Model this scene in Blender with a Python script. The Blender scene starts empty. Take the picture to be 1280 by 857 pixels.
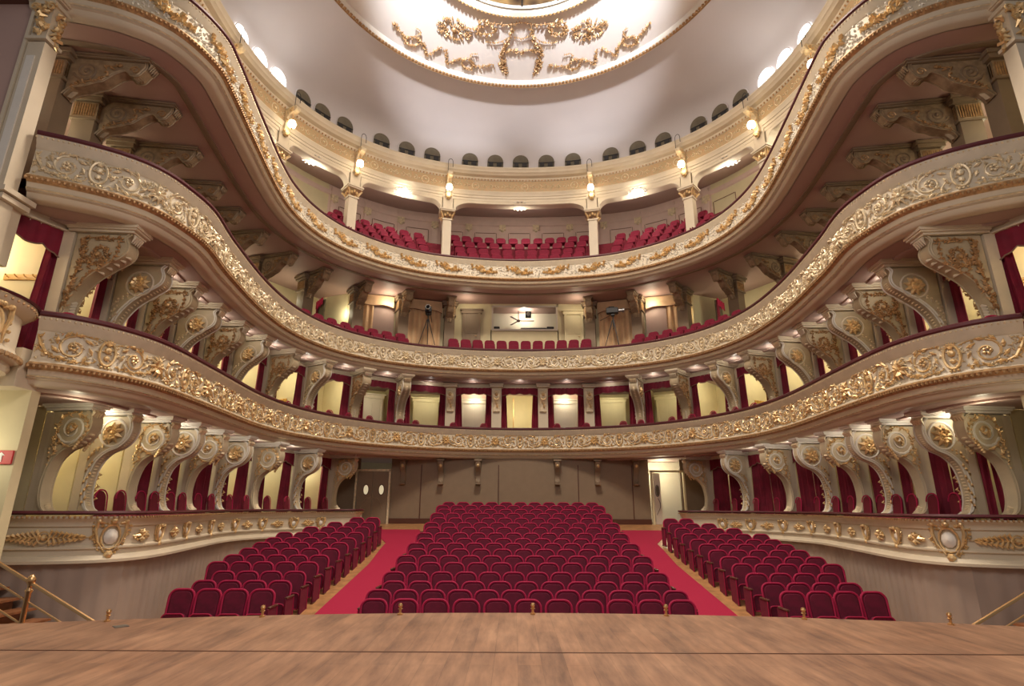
import bpy, math, random
from math import sin, cos, pi, radians, hypot, atan2, sqrt
from mathutils import Vector, Matrix
random.seed(7)
scn = bpy.context.scene
COL = scn.collection

# ------------------------------------------------------------------ materials
def mat(name, col, rough=.6, metal=0., var=.0, vscale=3., bump=.0, bscale=20., col2=None, sheen=0., emit=None, estr=0., spec=None):
    m = bpy.data.materials.new(name); m.use_nodes = True
    nt = m.node_tree; b = nt.nodes['Principled BSDF']
    b.inputs['Roughness'].default_value = rough; b.inputs['Metallic'].default_value = metal
    b.inputs['Base Color'].default_value = (*col, 1)
    if spec is not None: b.inputs['Specular IOR Level'].default_value = spec
    if sheen:
        b.inputs['Sheen Weight'].default_value = sheen; b.inputs['Sheen Roughness'].default_value = .4
        b.inputs['Sheen Tint'].default_value = (.8, .06, .14, 1)
    if emit:
        b.inputs['Emission Color'].default_value = (*emit, 1); b.inputs['Emission Strength'].default_value = estr
    tc = nt.nodes.new('ShaderNodeTexCoord')
    if var or col2:
        n = nt.nodes.new('ShaderNodeTexNoise'); n.inputs['Scale'].default_value = vscale; n.inputs['Detail'].default_value = 5
        nt.links.new(tc.outputs['Object'], n.inputs['Vector'])
        mx = nt.nodes.new('ShaderNodeMix'); mx.data_type = 'RGBA'
        c2 = col2 or tuple(max(0, c*(1-var)) for c in col)
        c1 = col if col2 else tuple(min(1, c*(1+var*.6)) for c in col)
        mx.inputs[6].default_value = (*c1, 1); mx.inputs[7].default_value = (*c2, 1)
        r = nt.nodes.new('ShaderNodeMapRange'); r.inputs[1].default_value = .35; r.inputs[2].default_value = .65
        nt.links.new(n.outputs['Fac'], r.inputs[0]); nt.links.new(r.outputs[0], mx.inputs[0])
        nt.links.new(mx.outputs[2], b.inputs['Base Color'])
    if bump:
        n2 = nt.nodes.new('ShaderNodeTexNoise'); n2.inputs['Scale'].default_value = bscale; n2.inputs['Detail'].default_value = 3
        nt.links.new(tc.outputs['Object'], n2.inputs['Vector'])
        bp = nt.nodes.new('ShaderNodeBump'); bp.inputs['Strength'].default_value = bump; bp.inputs['Distance'].default_value = .02
        nt.links.new(n2.outputs['Fac'], bp.inputs['Height']); nt.links.new(bp.outputs[0], b.inputs['Normal'])
    return m

M = {}
M['cream'] = mat('cream_plaster', (.67, .585, .445), .5, var=.06, vscale=1.5, bump=.1)
M['cream2'] = mat('warm_cream_stucco', (.62, .53, .37), .5, var=.08, vscale=3, bump=.1)
M['oldcream'] = mat('shade_olive_stucco', (.50, .41, .27), .5, var=.12, vscale=3, bump=.1)  # cream toned olive for the shade on the first-tier consoles
M['white'] = mat('white_stucco', (.80, .77, .70), .45, var=.04)
M['panel'] = mat('frieze_ground', (.64, .565, .44), .5, var=.07, vscale=4)
M['mauve'] = mat('shade_mauve_plaster', (.46, .33, .29), .6, var=.05, vscale=.8)  # soffit shade and red floor bounce mixed into the plaster colour
M['soffit'] = mat('shade_brown_soffit', (.50, .34, .30), .6, var=.05, vscale=.8)  # underside shade and bounce mixed into this brown
M['gold'] = mat('gilding', (.80, .58, .30), .36, metal=.5, var=.22, vscale=9)
M['gold2'] = mat('aged_gilding', (.50, .31, .15), .45, metal=.4, var=.3, vscale=12)
M['goldpale'] = mat('pale_gilding', (.80, .68, .47), .42, metal=.25, var=.2, vscale=10)
M['greengold'] = mat('unlit_olive_gilding', (.40, .30, .19), .5, metal=.25, var=.25, vscale=8)  # gilding coloured as unlit, for the brackets under the top balcony
M['velvet'] = mat('crimson_velvet', (.13, .002, .026), .85, sheen=.18, var=.2, vscale=9)
M['rim'] = mat('crimson_piping', (.40, .006, .065), .8, sheen=.25)
M['velvet_gallery'] = mat('gallery_velvet', (.20, .003, .028), .85, sheen=.3, var=.15, vscale=6)
M['velvetdark'] = mat('dark_velvet', (.16, .006, .02), .85, sheen=.3, var=.2, vscale=5)
M['drape'] = mat('burgundy_drape', (.20, .006, .028), .8, sheen=.45, var=.25, vscale=3)
M['tassel'] = mat('dull_braid', (.25, .14, .10), .8)
M['railwood'] = mat('dark_rail_velvet', (.09, .012, .02), .5)
M['carpet'] = mat('red_carpet', (.43, .010, .058), .95, var=.08, vscale=40, bump=.2, bscale=150)
M['yellow'] = mat('cream_yellow_wall', (.74, .66, .42), .65, var=.03)
M['olive'] = mat('shade_dark_olive', (.26, .19, .125), .6, var=.05)  # wall colour darkened for the shade under the lowest balcony
M['pink'] = mat('pink_grey_panel', (.74, .57, .50), .6, var=.04)
M['doorwhite'] = mat('painted_door', (.74, .68, .60), .4)
M['taupe'] = mat('taupe_wall_cloth', (.40, .32, .27), .75, var=.08, vscale=1.2)
M['wood'] = mat('oak_brown', (.30, .12, .05), .4, var=.3, vscale=6)
M['floorwood'] = mat('stalls_parquet', (.50, .26, .11), .35, var=.25, vscale=5)
M['darkwood'] = mat('dark_wood', (.10, .035, .02), .4)
M['rack'] = mat('varnished_rack', (.62, .36, .08), .4)
M['brass'] = mat('brass', (.72, .46, .22), .28, metal=.9)
M['black'] = mat('black_plastic', (.015, .015, .018), .5)
M['steel'] = mat('grey_metal', (.3, .3, .3), .35, metal=.8)
M['tan'] = mat('tan_drape', (.72, .50, .30), .8, var=.1)
M['domep'] = mat('dome_plaster', (.66, .63, .64), .7, var=.03, vscale=.5)
M['medal'] = mat('medallion_white', (.86, .85, .84), .6)
M['lunglass'] = mat('dusky_glass', (.15, .13, .09), .3, var=.3, vscale=2)
M['lampglass'] = mat('lit_frosted_glass', (1, .9, .75), .4, emit=(1, .86, .62), estr=9)
M['lunlit'] = mat('lit_lunette_glass', (1, 1, 1), .4, emit=(1, .97, .92), estr=5)
M['ceillamp'] = mat('lit_ceiling_glass', (1, .95, .85), .4, emit=(1, .93, .8), estr=12)
M['sign'] = mat('red_sign', (.55, .02, .03), .5)
M['signwhite'] = mat('sign_white', (.8, .8, .78), .5)
M['glass'] = mat('oval_pane', (.75, .66, .45), .2, emit=(.8, .7, .45), estr=.55)
M['screen'] = mat('booth_light_wall', (.8, .74, .6), .6)
M['frieze_col'] = mat('painted_frieze', (.55, .34, .18), .5, var=.0, col2=(.44, .36, .20), vscale=14)

def stage_mat():
    m = bpy.data.materials.new('stage_boards'); m.use_nodes = True
    nt = m.node_tree; b = nt.nodes['Principled BSDF']; b.inputs['Roughness'].default_value = .5
    tc = nt.nodes.new('ShaderNodeTexCoord')
    def mapping(sx, sy, sz=1):
        mp = nt.nodes.new('ShaderNodeMapping'); mp.inputs['Scale'].default_value = (sx, sy, sz)
        nt.links.new(tc.outputs['Object'], mp.inputs['Vector']); return mp
    # plank tone: brick texture stretched along the boards
    mp = nt.nodes.new('ShaderNodeMapping'); mp.inputs['Rotation'].default_value = (0, 0, pi/2)
    nt.links.new(tc.outputs['Object'], mp.inputs['Vector'])
    br = nt.nodes.new('ShaderNodeTexBrick'); br.inputs['Scale'].default_value = 1.
    br.inputs['Brick Width'].default_value = 3.1; br.inputs['Row Height'].default_value = .24
    br.inputs['Mortar Size'].default_value = .003; br.inputs['Color1'].default_value = (.22, .11, .065, 1)
    br.inputs['Color2'].default_value = (.42, .22, .125, 1); br.inputs['Mortar'].default_value = (.13, .06, .03, 1)
    nt.links.new(mp.outputs[0], br.inputs['Vector'])
    n = nt.nodes.new('ShaderNodeTexNoise'); n.inputs['Scale'].default_value = 1.4; n.inputs['Detail'].default_value = 7; n.inputs['Roughness'].default_value = .65
    nt.links.new(mapping(5.5, .8).outputs[0], n.inputs['Vector'])
    n2 = nt.nodes.new('ShaderNodeTexNoise'); n2.inputs['Scale'].default_value = .9; n2.inputs['Detail'].default_value = 3
    nt.links.new(mapping(1, 1).outputs[0], n2.inputs['Vector'])
    r1 = nt.nodes.new('ShaderNodeValToRGB'); r1.color_ramp.elements[0].position = .33; r1.color_ramp.elements[0].color = (.12, .07, .055, 1)
    r1.color_ramp.elements[1].position = .66; r1.color_ramp.elements[1].color = (.47, .27, .165, 1)
    nt.links.new(n.outputs['Fac'], r1.inputs[0])
    mx = nt.nodes.new('ShaderNodeMix'); mx.data_type = 'RGBA'; mx.inputs[0].default_value = .55
    nt.links.new(br.outputs['Color'], mx.inputs[6]); nt.links.new(r1.outputs[0], mx.inputs[7])
    mx2 = nt.nodes.new('ShaderNodeMix'); mx2.data_type = 'RGBA'; mx2.blend_type = 'SOFT_LIGHT'; mx2.inputs[0].default_value = .6
    nt.links.new(mx.outputs[2], mx2.inputs[6]); nt.links.new(n2.outputs['Fac'], mx2.inputs[7])
    nt.links.new(mx2.outputs[2], b.inputs['Base Color'])
    bp = nt.nodes.new('ShaderNodeBump'); bp.inputs['Strength'].default_value = .15; bp.inputs['Distance'].default_value = .01
    nt.links.new(n.outputs['Fac'], bp.inputs['Height']); nt.links.new(bp.outputs[0], b.inputs['Normal'])
    return m
M['stage'] = stage_mat()

def glass_rose():
    m = bpy.data.materials.new('stained_glass_rose'); m.use_nodes = True
    nt = m.node_tree; b = nt.nodes['Principled BSDF']; b.inputs['Roughness'].default_value = .2
    tc = nt.nodes.new('ShaderNodeTexCoord'); v = nt.nodes.new('ShaderNodeTexVoronoi'); v.inputs['Scale'].default_value = 1.6
    nt.links.new(tc.outputs['Object'], v.inputs['Vector'])
    r = nt.nodes.new('ShaderNodeValToRGB'); e = r.color_ramp.elements
    e[0].color = (.03, .025, .03, 1); e[1].color = (.75, .5, .2, 1); x = e.new(.5); x.color = (.3, .2, .1, 1)
    nt.links.new(v.outputs['Distance'], r.inputs[0]); nt.links.new(r.outputs[0], b.inputs['Base Color'])
    nt.links.new(r.outputs[0], b.inputs['Emission Color']); b.inputs['Emission Strength'].default_value = .35
    return m
M['rose'] = glass_rose()

# ------------------------------------------------------------------ mesh helpers
class MB:
    def __init__(s): s.v = []; s.f = []; s.xf = None
    def add(s, vs, fs):
        o = len(s.v)
        if s.xf: vs = [s.xf(*p) for p in vs]
        s.v.extend(vs); s.f.extend([tuple(i+o for i in f) for f in fs])
    def box(s, c, d, rz=0., taper=1.):
        x, y, z = [q/2 for q in d]; vs = []
        for k, dz in enumerate((-z, z)):
            t = 1 if k == 0 else taper
            for dx, dy in ((-x, -y), (x, -y), (x, y), (-x, y)):
                dx *= t; dy *= t
                vs.append((c[0]+dx*cos(rz)-dy*sin(rz), c[1]+dx*sin(rz)+dy*cos(rz), c[2]+dz))
        s.add(vs, [(3, 2, 1, 0), (4, 5, 6, 7), (0, 1, 5, 4), (1, 2, 6, 5), (2, 3, 7, 6), (3, 0, 4, 7)])
    def rbox(s, c, d, r):
        """box with its edges chamfered"""
        x, y, z = [q/2 for q in d]; r = min(r, x*.9, y*.9, z*.9); rings = []
        for zz, k in ((-z, r), (-z+r, 0), (z-r, 0), (z, r)):
            a, b = x-k, y-k; q = r*.7
            rings.append([(a-q, -b, zz), (a, -b+q, zz), (a, b-q, zz), (a-q, b, zz), (-a+q, b, zz), (-a, b-q, zz), (-a, -b+q, zz), (-a+q, -b, zz)])
        vs = [(c[0]+p[0], c[1]+p[1], c[2]+p[2]) for R in rings for p in R]; fs = []
        for i in range(3):
            for j in range(8): fs.append((i*8+j, i*8+(j+1) % 8, (i+1)*8+(j+1) % 8, (i+1)*8+j))
        fs.append(tuple(range(7, -1, -1))); fs.append(tuple(range(24, 32)))
        s.add(vs, fs)
    def grid(s, rows, closed_u=False, closed_v=False):
        n = len(rows); m = len(rows[0]); vs = [p for r in rows for p in r]; fs = []
        for i in range(n if closed_v else n-1):
            for j in range(m if closed_u else m-1):
                a = i*m+j; b = i*m+(j+1) % m; c = ((i+1) % n)*m+(j+1) % m; d = ((i+1) % n)*m+j
                fs.append((a, b, c, d))
        s.add(vs, fs)
    def tube(s, pts, r, n=6, cap=True):
        P = [Vector(p) for p in pts]; R = r if isinstance(r, (list, tuple)) else [r]*len(P)
        vs = []; up = None
        for i, p in enumerate(P):
            t = (P[min(i+1, len(P)-1)]-P[max(i-1, 0)])
            if t.length < 1e-9: t = Vector((0, 0, 1))
            t.normalize()
            if up is None: up = Vector((0, 0, 1)) if abs(t.z) < .9 else Vector((1, 0, 0))
            a = t.cross(up)
            if a.length < 1e-6: a = t.orthogonal()
            a.normalize(); b = a.cross(t).normalized(); up = b
            for k in range(n):
                q = p+(a*cos(2*pi*k/n)+b*sin(2*pi*k/n))*R[i]; vs.append(tuple(q))
        fs = [(i*n+k, i*n+(k+1) % n, (i+1)*n+(k+1) % n, (i+1)*n+k) for i in range(len(P)-1) for k in range(n)]
        if cap: fs.append(tuple(range(n-1, -1, -1))); fs.append(tuple((len(P)-1)*n+k for k in range(n)))
        s.add(vs, fs)
    def lathe(s, prof, c=(0, 0, 0), n=16, sx=1., sy=1.):
        rows = [[(c[0]+r*sx*cos(2*pi*k/n), c[1]+r*sy*sin(2*pi*k/n), c[2]+z) for k in range(n)] for r, z in prof]
        s.grid(rows, closed_u=True)
    def ball(s, c, r, n=8, m=5, sc=(1, 1, 1)):
        prof = [(max(sin(pi*i/m), .02), -cos(pi*i/m)) for i in range(m+1)]
        rows = [[(c[0]+q*r*sc[0]*cos(2*pi*k/n), c[1]+q*r*sc[1]*sin(2*pi*k/n), c[2]+z*r*sc[2]) for k in range(n)] for q, z in prof]
        s.grid(rows, closed_u=True)
    def prism(s, out, w, y0=0., ch=.0):
        """outline in x,z extruded along y, optionally chamfered"""
        n = len(out); cx = sum(p[0] for p in out)/n; cz = sum(p[1] for p in out)/n
        secs = [(-w/2, ch), (-w/2+ch, 0), (w/2-ch, 0), (w/2, ch)] if ch else [(-w/2, 0), (w/2, 0)]
        vs = []
        for yy, k in secs:
            for i, (x, z) in enumerate(out):
                if k:
                    a = out[i-1]; b = out[(i+1) % n]; tx, tz = b[0]-a[0], b[1]-a[1]; L = hypot(tx, tz) or 1
                    x, z = x-tz/L*k*s.sgn(out), z+tx/L*k*s.sgn(out)
                vs.append((x, y0+yy, z))
        fs = []; m = len(secs)
        for j in range(m-1):
            for i in range(n): fs.append((j*n+i, j*n+(i+1) % n, (j+1)*n+(i+1) % n, (j+1)*n+i))
        fs.append(tuple(range(n-1, -1, -1))); fs.append(tuple((m-1)*n+i for i in range(n)))
        s.add(vs, fs)
    @staticmethod
    def sgn(out):
        a = sum(out[i-1][0]*out[i][1]-out[i][0]*out[i-1][1] for i in range(len(out)))
        return 1 if a > 0 else -1
    def build(s, name, m, parent=None, smooth=False, fix=True):
        me = bpy.data.meshes.new(name); me.from_pydata(s.v, [], s.f); me.update()
        if fix:
            import bmesh
            b = bmesh.new(); b.from_mesh(me); bmesh.ops.recalc_face_normals(b, faces=b.faces); b.to_mesh(me); b.free()
        if smooth:
            me.shade_smooth()
            try: me.set_sharp_from_angle(angle=radians(38))
            except Exception: pass
        me.materials.append(m if not isinstance(m, str) else M[m])
        o = bpy.data.objects.new(name, me); COL.objects.link(o)
        if parent: o.parent = parent
        return o

def tag(o, label=None, cat=None, group=None, kind=None):
    if label: o['label'] = label
    if cat: o['category'] = cat
    if group: o['group'] = group
    if kind: o['kind'] = kind
    return o
def empty(name, loc=(0, 0, 0), rz=0., label=None, cat=None, group=None, kind=None):
    o = bpy.data.objects.new(name, None); COL.objects.link(o); o.location = loc; o.rotation_euler = (0, 0, rz)
    o.empty_display_size = .1
    return tag(o, label, cat, group, kind)
KIDS = {}
def copy_thing(src, loc, rz=0., label=None, group=None, scale=None):
    """copy a thing with its parts and sub-parts (mesh data shared)"""
    def rec(o, par):
        c = o.copy(); COL.objects.link(c)
        if par is not None: c.parent = par
        for k in [x for x in ALLCH(o)]: rec(k, c)
        return c
    c = rec(src, None); c.location = loc; c.rotation_euler = (0, 0, rz)
    if scale: c.scale = scale
    if label: c['label'] = label
    if group: c['group'] = group
    return c
def ALLCH(o):
    if o.name not in KIDS: KIDS[o.name] = list(o.children)
    return KIDS[o.name]
class Maker:
    """first use moves the original, later uses copy it"""
    def __init__(s, src): s.src = src; s.used = False; ALLCH(src); [ALLCH(c) for c in src.children]
    def put(s, loc, rz=0., label=None, group=None, scale=None):
        if not s.used:
            s.used = True; o = s.src; o.location = loc; o.rotation_euler = (0, 0, rz)
            if scale: o.scale = scale
            if label: o['label'] = label
            if group: o['group'] = group
            return o
        return copy_thing(s.src, loc, rz, label, group, scale)
def struct(mb, name, m, parent=None, smooth=False):
    o = mb.build(name, m, parent, smooth)
    if parent is None: o['kind'] = 'structure'
    return o
ORD = ['first', 'second', 'third', 'fourth', 'fifth', 'sixth', 'seventh', 'eighth', 'ninth', 'tenth', 'eleventh', 'twelfth', 'thirteenth',
       'fourteenth', 'fifteenth', 'sixteenth', 'seventeenth', 'eighteenth', 'nineteenth', 'twentieth', 'twenty-first', 'twenty-second', 'twenty-third', 'twenty-fourth']

# ------------------------------------------------------------------ plan curves (X = across the hall, Y = away from the stage)
def crom(P, per=14):
    out = []; n = len(P)
    for i in range(n-1):
        p0 = P[max(i-1, 0)]; p1 = P[i]; p2 = P[i+1]; p3 = P[min(i+2, n-1)]
        if i == 0: p0 = (2*p1[0]-p2[0], 2*p1[1]-p2[1])
        if i == n-2: p3 = (2*p2[0]-p1[0], 2*p2[1]-p1[1])
        for k in range(per):
            t = k/per; t2 = t*t; t3 = t2*t
            out.append(tuple(.5*((2*p1[d])+(-p0[d]+p2[d])*t+(2*p0[d]-5*p1[d]+4*p2[d]-p3[d])*t2+(-p0[d]+3*p1[d]-3*p2[d]+p3[d])*t3) for d in (0, 1)))
    out.append(P[-1]); return out
class Curve:
    """symmetric plan curve; s = 0 on the axis, negative on the left (X < 0)"""
    def __init__(s, half):
        full = [(-x, y) for x, y in half] + [(x, y) for x, y in half[-2::-1]]
        P = crom(full); P = s.smooth(P, 3)
        L = [0.]
        for i in range(1, len(P)): L.append(L[-1]+hypot(P[i][0]-P[i-1][0], P[i][1]-P[i-1][1]))
        s.P = P; s.half = L[-1]/2; s.S = [q-s.half for q in L]
    @staticmethod
    def smooth(P, k):
        for _ in range(k):
            P = [P[0]]+[tuple((P[i-1][d]+2*P[i][d]+P[i+1][d])/4 for d in (0, 1)) for i in range(1, len(P)-1)]+[P[-1]]
        return P
    def at(s, u):
        u = max(s.S[0], min(s.S[-1], u)); lo, hi = 0, len(s.S)-1
        while hi-lo > 1:
            m = (lo+hi)//2
            if s.S[m] <= u: lo = m
            else: hi = m
        t = (u-s.S[lo])/((s.S[hi]-s.S[lo]) or 1)
        return (s.P[lo][0]*(1-t)+s.P[hi][0]*t, s.P[lo][1]*(1-t)+s.P[hi][1]*t)
    def nrm(s, u):
        a = s.at(u-.15); b = s.at(u+.15); dx, dy = b[0]-a[0], b[1]-a[1]; L = hypot(dx, dy) or 1
        return (dy/L, -dx/L)          # towards the hall
    def off(s, u, w):
        p = s.at(u); n = s.nrm(u); return (p[0]+n[0]*w, p[1]+n[1]*w)
    def near(s, p):
        best = min(range(len(s.P)), key=lambda i: (s.P[i][0]-p[0])**2+(s.P[i][1]-p[1])**2); return s.S[best]
    def sweep(s, mb, prof, a=None, b=None, step=.22, closed=True):
        a = s.S[0] if a is None else a; b = s.S[-1] if b is None else b
        n = max(2, int((b-a)/step)); rows = []
        for i in range(n+1):
            u = a+(b-a)*i/n; p = s.at(u); q = s.nrm(u)
            rows.append([(p[0]+q[0]*w, p[1]+q[1]*w, z) for w, z in prof])
        mb.grid(rows, closed_u=closed)
        if closed:
            m = len(prof); o = len(mb.v)-len(rows)*m
            mb.f.append(tuple(o+k for k in range(m))); mb.f.append(tuple(o+n*m+k for k in range(m-1, -1, -1)))
RA = Curve([(9.0, 9.75), (8.55, 10.05), (8.12, 10.72), (7.9, 11.8), (8.05, 14.), (8.33, 17.5), (8.0, 20.1), (6.9, 22.3), (5.2, 24.0), (2.8, 25.1), (0, 25.5)])
RB = Curve([(9.62, 9.4), (9.03, 9.68), (8.4, 10.1), (8.0, 10.6), (7.82, 11.3), (7.77, 12.3), (8.08, 14.), (8.42, 17.), (8.3, 19.6), (7.5, 21.8), (5.9, 23.55), (3.5, 24.7), (0, 25.15)])
RC = Curve([(10.3, 9.0), (9.4, 9.2), (8.6, 9.5), (7.9, 10.1), (7.56, 11.1), (7.62, 12.), (7.95, 14.1), (8.3, 16.6), (8.33, 18.3), (7.95, 20.), (7.1, 21.5), (5.6, 22.9), (3.5, 23.9), (0, 24.4)])
PP = Curve([(9.9, 10.35), (9.15, 10.45), (8.35, 10.62), (7.72, 11.05), (7.6, 12.1), (8.15, 14.7), (8.62, 17.2), (8.3, 18.9), (7.4, 20.3), (6.55, 21.3), (6.05, 21.95), (6.0, 25.6), (0, 30)])
FA = Curve([(9.55, 9.9), (9.65, 11.), (9.75, 12.5), (9.9, 14.), (10.05, 15.6), (10.1, 17.3), (9.95, 19.), (9.4, 21.2), (8.5, 23.), (7.1, 24.5), (5.4, 25.6), (3.3, 26.2), (0, 26.4)])
FB = Curve([(10.35, 9.4), (10.45, 10.6), (10.7, 12.1), (11.0, 14.), (11.25, 16.), (11.3, 17.7), (11.1, 19.6), (10.5, 21.8), (9.3, 23.7), (7.8, 25.1), (5.95, 26.3), (3.7, 27.2), (0, 27.6)])
GG = Curve([(9.7, 10.), (9.7, 11.3), (9.6, 12.5), (9.5, 14.), (9.42, 16.), (9.4, 18.), (9.1, 20.), (8.6, 22.), (7.9, 24.), (7.3, 25.5), (0, 30)])
WW = Curve([(12.9, 8.9), (12.95, 13.), (12.9, 18.), (12.1, 22.3), (10.2, 25.7), (7.1, 28.3), (3.6, 29.2), (0, 29.4)])
def ell(phi, a=10.45, b=9.6, n=2.25):      # ring of the upper arcade; phi = 0 on the axis at the back, + to the right
    c, q = cos(phi), sin(phi); f = lambda v: math.copysign(abs(v)**(2/n), v)
    return (a*f(q), 15.5+b*f(c))
DD = Curve([ell(radians(a)) for a in range(150, -1, -6)])

def slab(mb, C1, o1, z0, z1, a=None, b=None, C2=WW, n=150):
    """floor slab between a front curve and the outer shell"""
    a = -C1.half if a is None else a; b = C1.half if b is None else b; rt = []; 
    for i in range(n+1):
        u = a+(b-a)*i/n; p = C1.off(u, o1); q = C2.at(u/C1.half*C2.half)
        rt.append([(p[0], p[1], z0), (q[0], q[1], z0), (q[0], q[1], z1), (p[0], p[1], z1)])
    mb.grid(rt, closed_u=True)

# ------------------------------------------------------------------ balcony fronts
def spiral(cx, cz, r0, turns, start, d, n=22, w=.0, r1=.02):
    pts = []
    for i in range(n):
        t = i/(n-1); r = r0*(1-t)+r1*t; a = start+d*2*pi*turns*t
        pts.append((cx+r*cos(a), cz+r*sin(a), w+.02*t))
    return pts
def relief_cell(mb, L, h, xf):
    """acanthus scrolls either side of a cartouche, L long and h tall; xf maps (u, v, w) to the wall"""
    mb.xf = xf
    for sg in (-1, 1):
        cx = sg*L*.25; R = h*.42
        sp = spiral(cx, 0, R, 1.6, pi*.5 if sg > 0 else pi*.5, -sg)
        n = len(sp); mb.tube(sp, [.026-.012*i/n for i in range(n)], 5, cap=False)
        for k in range(9):       # leaves curling off the scroll
            a = pi*.5-sg*2*pi*k/9; r = R*1.06
            p = (cx+r*cos(a), r*sin(a)*.98, .01); q = (cx+(r+.075)*cos(a+sg*.5), (r+.075)*sin(a+sg*.5)*.95, .035)
            mb.tube([p, ((p[0]+q[0])/2, (p[1]+q[1])/2, .045), q], [.012, .032, .006], 4, cap=False)
        leaves(mb, [(cx+sg*L*.21, h*.40), (cx+sg*L*.23, h*.1), (cx+sg*L*.20, -h*.25), (cx, -h*.46), (cx-sg*L*.16, -h*.40)], .042, .05, 5+sg)
        leaves(mb, [(cx-sg*L*.19, h*.36), (cx-sg*L*.10, h*.46), (cx+sg*L*.05, h*.47)], .035, .06, 9+sg)
        for k in range(5):       # flower at the eye
            a = 2*pi*k/5; mb.ball((cx+.05*cos(a), .05*sin(a), .03), .032, 5, 3)
        # stem running into the neighbouring motif
        st = [(cx+sg*R*.9, -h*.42, .01), (cx+sg*L*.17, -h*.28, .03), (cx+sg*L*.22, h*.05, .03), (cx+sg*L*.25, h*.33, .02)]
        mb.tube(st, [.012, .024, .028, .012], 5, cap=False)
        for k in range(3): mb.ball((cx+sg*L*(.17+.03*k), h*(-.32+.3*k), .04), .028, 5, 3)
    # tall shell cartouche
    ring = [(h*.26*cos(a), h*.43*sin(a), .035) for a in [2*pi*k/14 for k in range(15)]]
    mb.tube(ring, .026, 5, cap=False)
    mb.ball((0, h*.12, .03), h*.13, 7, 4, (1, 1, .7)); mb.ball((0, -h*.16, .03), h*.1, 7, 4, (1, 1, .7))
    for k in range(5):
        a = radians(40+25*k); mb.tube([(0, h*.28, .03), (h*.22*cos(a), h*.28+h*.22*sin(a), .05)], [.025, .01], 4, cap=False)
    for k in range(3): mb.ball((h*.12*(k-1), -h*.5, .03), .03, 5, 3)
    mb.xf = None
def leaves(mb, P, r=.05, step=.05, seed=3, w=.0, flip=1, stem=.25):
    """leafy stem through the points P (u, v); leaves stand off the wall along w"""
    P = crom(P, 7); rnd = random.Random(seed); acc = 0
    for i in range(1, len(P)):
        acc += hypot(P[i][0]-P[i-1][0], P[i][1]-P[i-1][1])
        while acc > step:
            acc -= step; x, y = P[i]; a = rnd.random()*6.28; L = r*(1+rnd.random())
            mb.tube([(x, y, w), (x+L*.6*cos(a), y+L*.6*sin(a), w+flip*r*.7), (x+L*cos(a+.6), y+L*sin(a+.6), w)], [r*.3, r*.5, r*.12], 4, cap=False)
    mb.tube([(x, y, w+flip*.01) for x, y in P], r*stem, 4, cap=False)
def filler_cell(mb, L, h, xf, seed):
    mb.xf = xf; rnd = random.Random(seed)
    for k in range(46):
        x = (rnd.random()-.5)*L; y = (rnd.random()-.5)*h*.96; a = rnd.random()*6.28; q = .05+.05*rnd.random()
        mb.tube([(x, y, .0), (x+q*.6*cos(a), y+q*.6*sin(a), .03), (x+q*cos(a+.8), y+q*sin(a+.8), .0)], [.010, .020, .006], 4, cap=False)
    mb.xf = None
def rosette_cell(mb, h, xf):
    mb.xf = xf
    for k in range(10):
        a = 2*pi*k/10; mb.tube([(0, 0, .03), (h*.22*cos(a), h*.24*sin(a), .07), (h*.38*cos(a), h*.42*sin(a), .01)], [.02, .04, .008], 4, cap=False)
    mb.ball((0, 0, .06), .05, 6, 4); mb.xf = None
def sprig_cell(mb, h, xf):
    mb.xf = xf
    leaves(mb, [(-.6, -.12), (-.25, -.02), (0, -.06), (.25, .03), (.6, .16)], .10, .034, 4, .01, 1, .2)
    leaves(mb, [(-.3, -.14), (-.1, -.12), (.1, .0)], .07, .05, 8, .01); leaves(mb, [(.0, -.02), (.12, .13), (.3, .17)], .07, .05, 6, .01)
    mb.ball((.05, 0, .05), .055, 6, 4); mb.xf = None
def curve_xf(C, u0, w0, z0, flip=1):
    def f(u, v, w):
        p = C.at(u0+u); n = C.nrm(u0+u); ww = w0+w; return (p[0]+n[0]*ww, p[1]+n[1]*ww, z0+v)
    return f
def beads(mb, C, w, z, step, r, a=None, b=None, sc=(1, 1, 1)):
    a = -C.half if a is None else a; b = C.half if b is None else b; n = int((b-a)/step)
    for i in range(n+1):
        p = C.off(a+(b-a)*i/n, w); mb.ball((p[0], p[1], z), r, 5, 3, sc)

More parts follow.
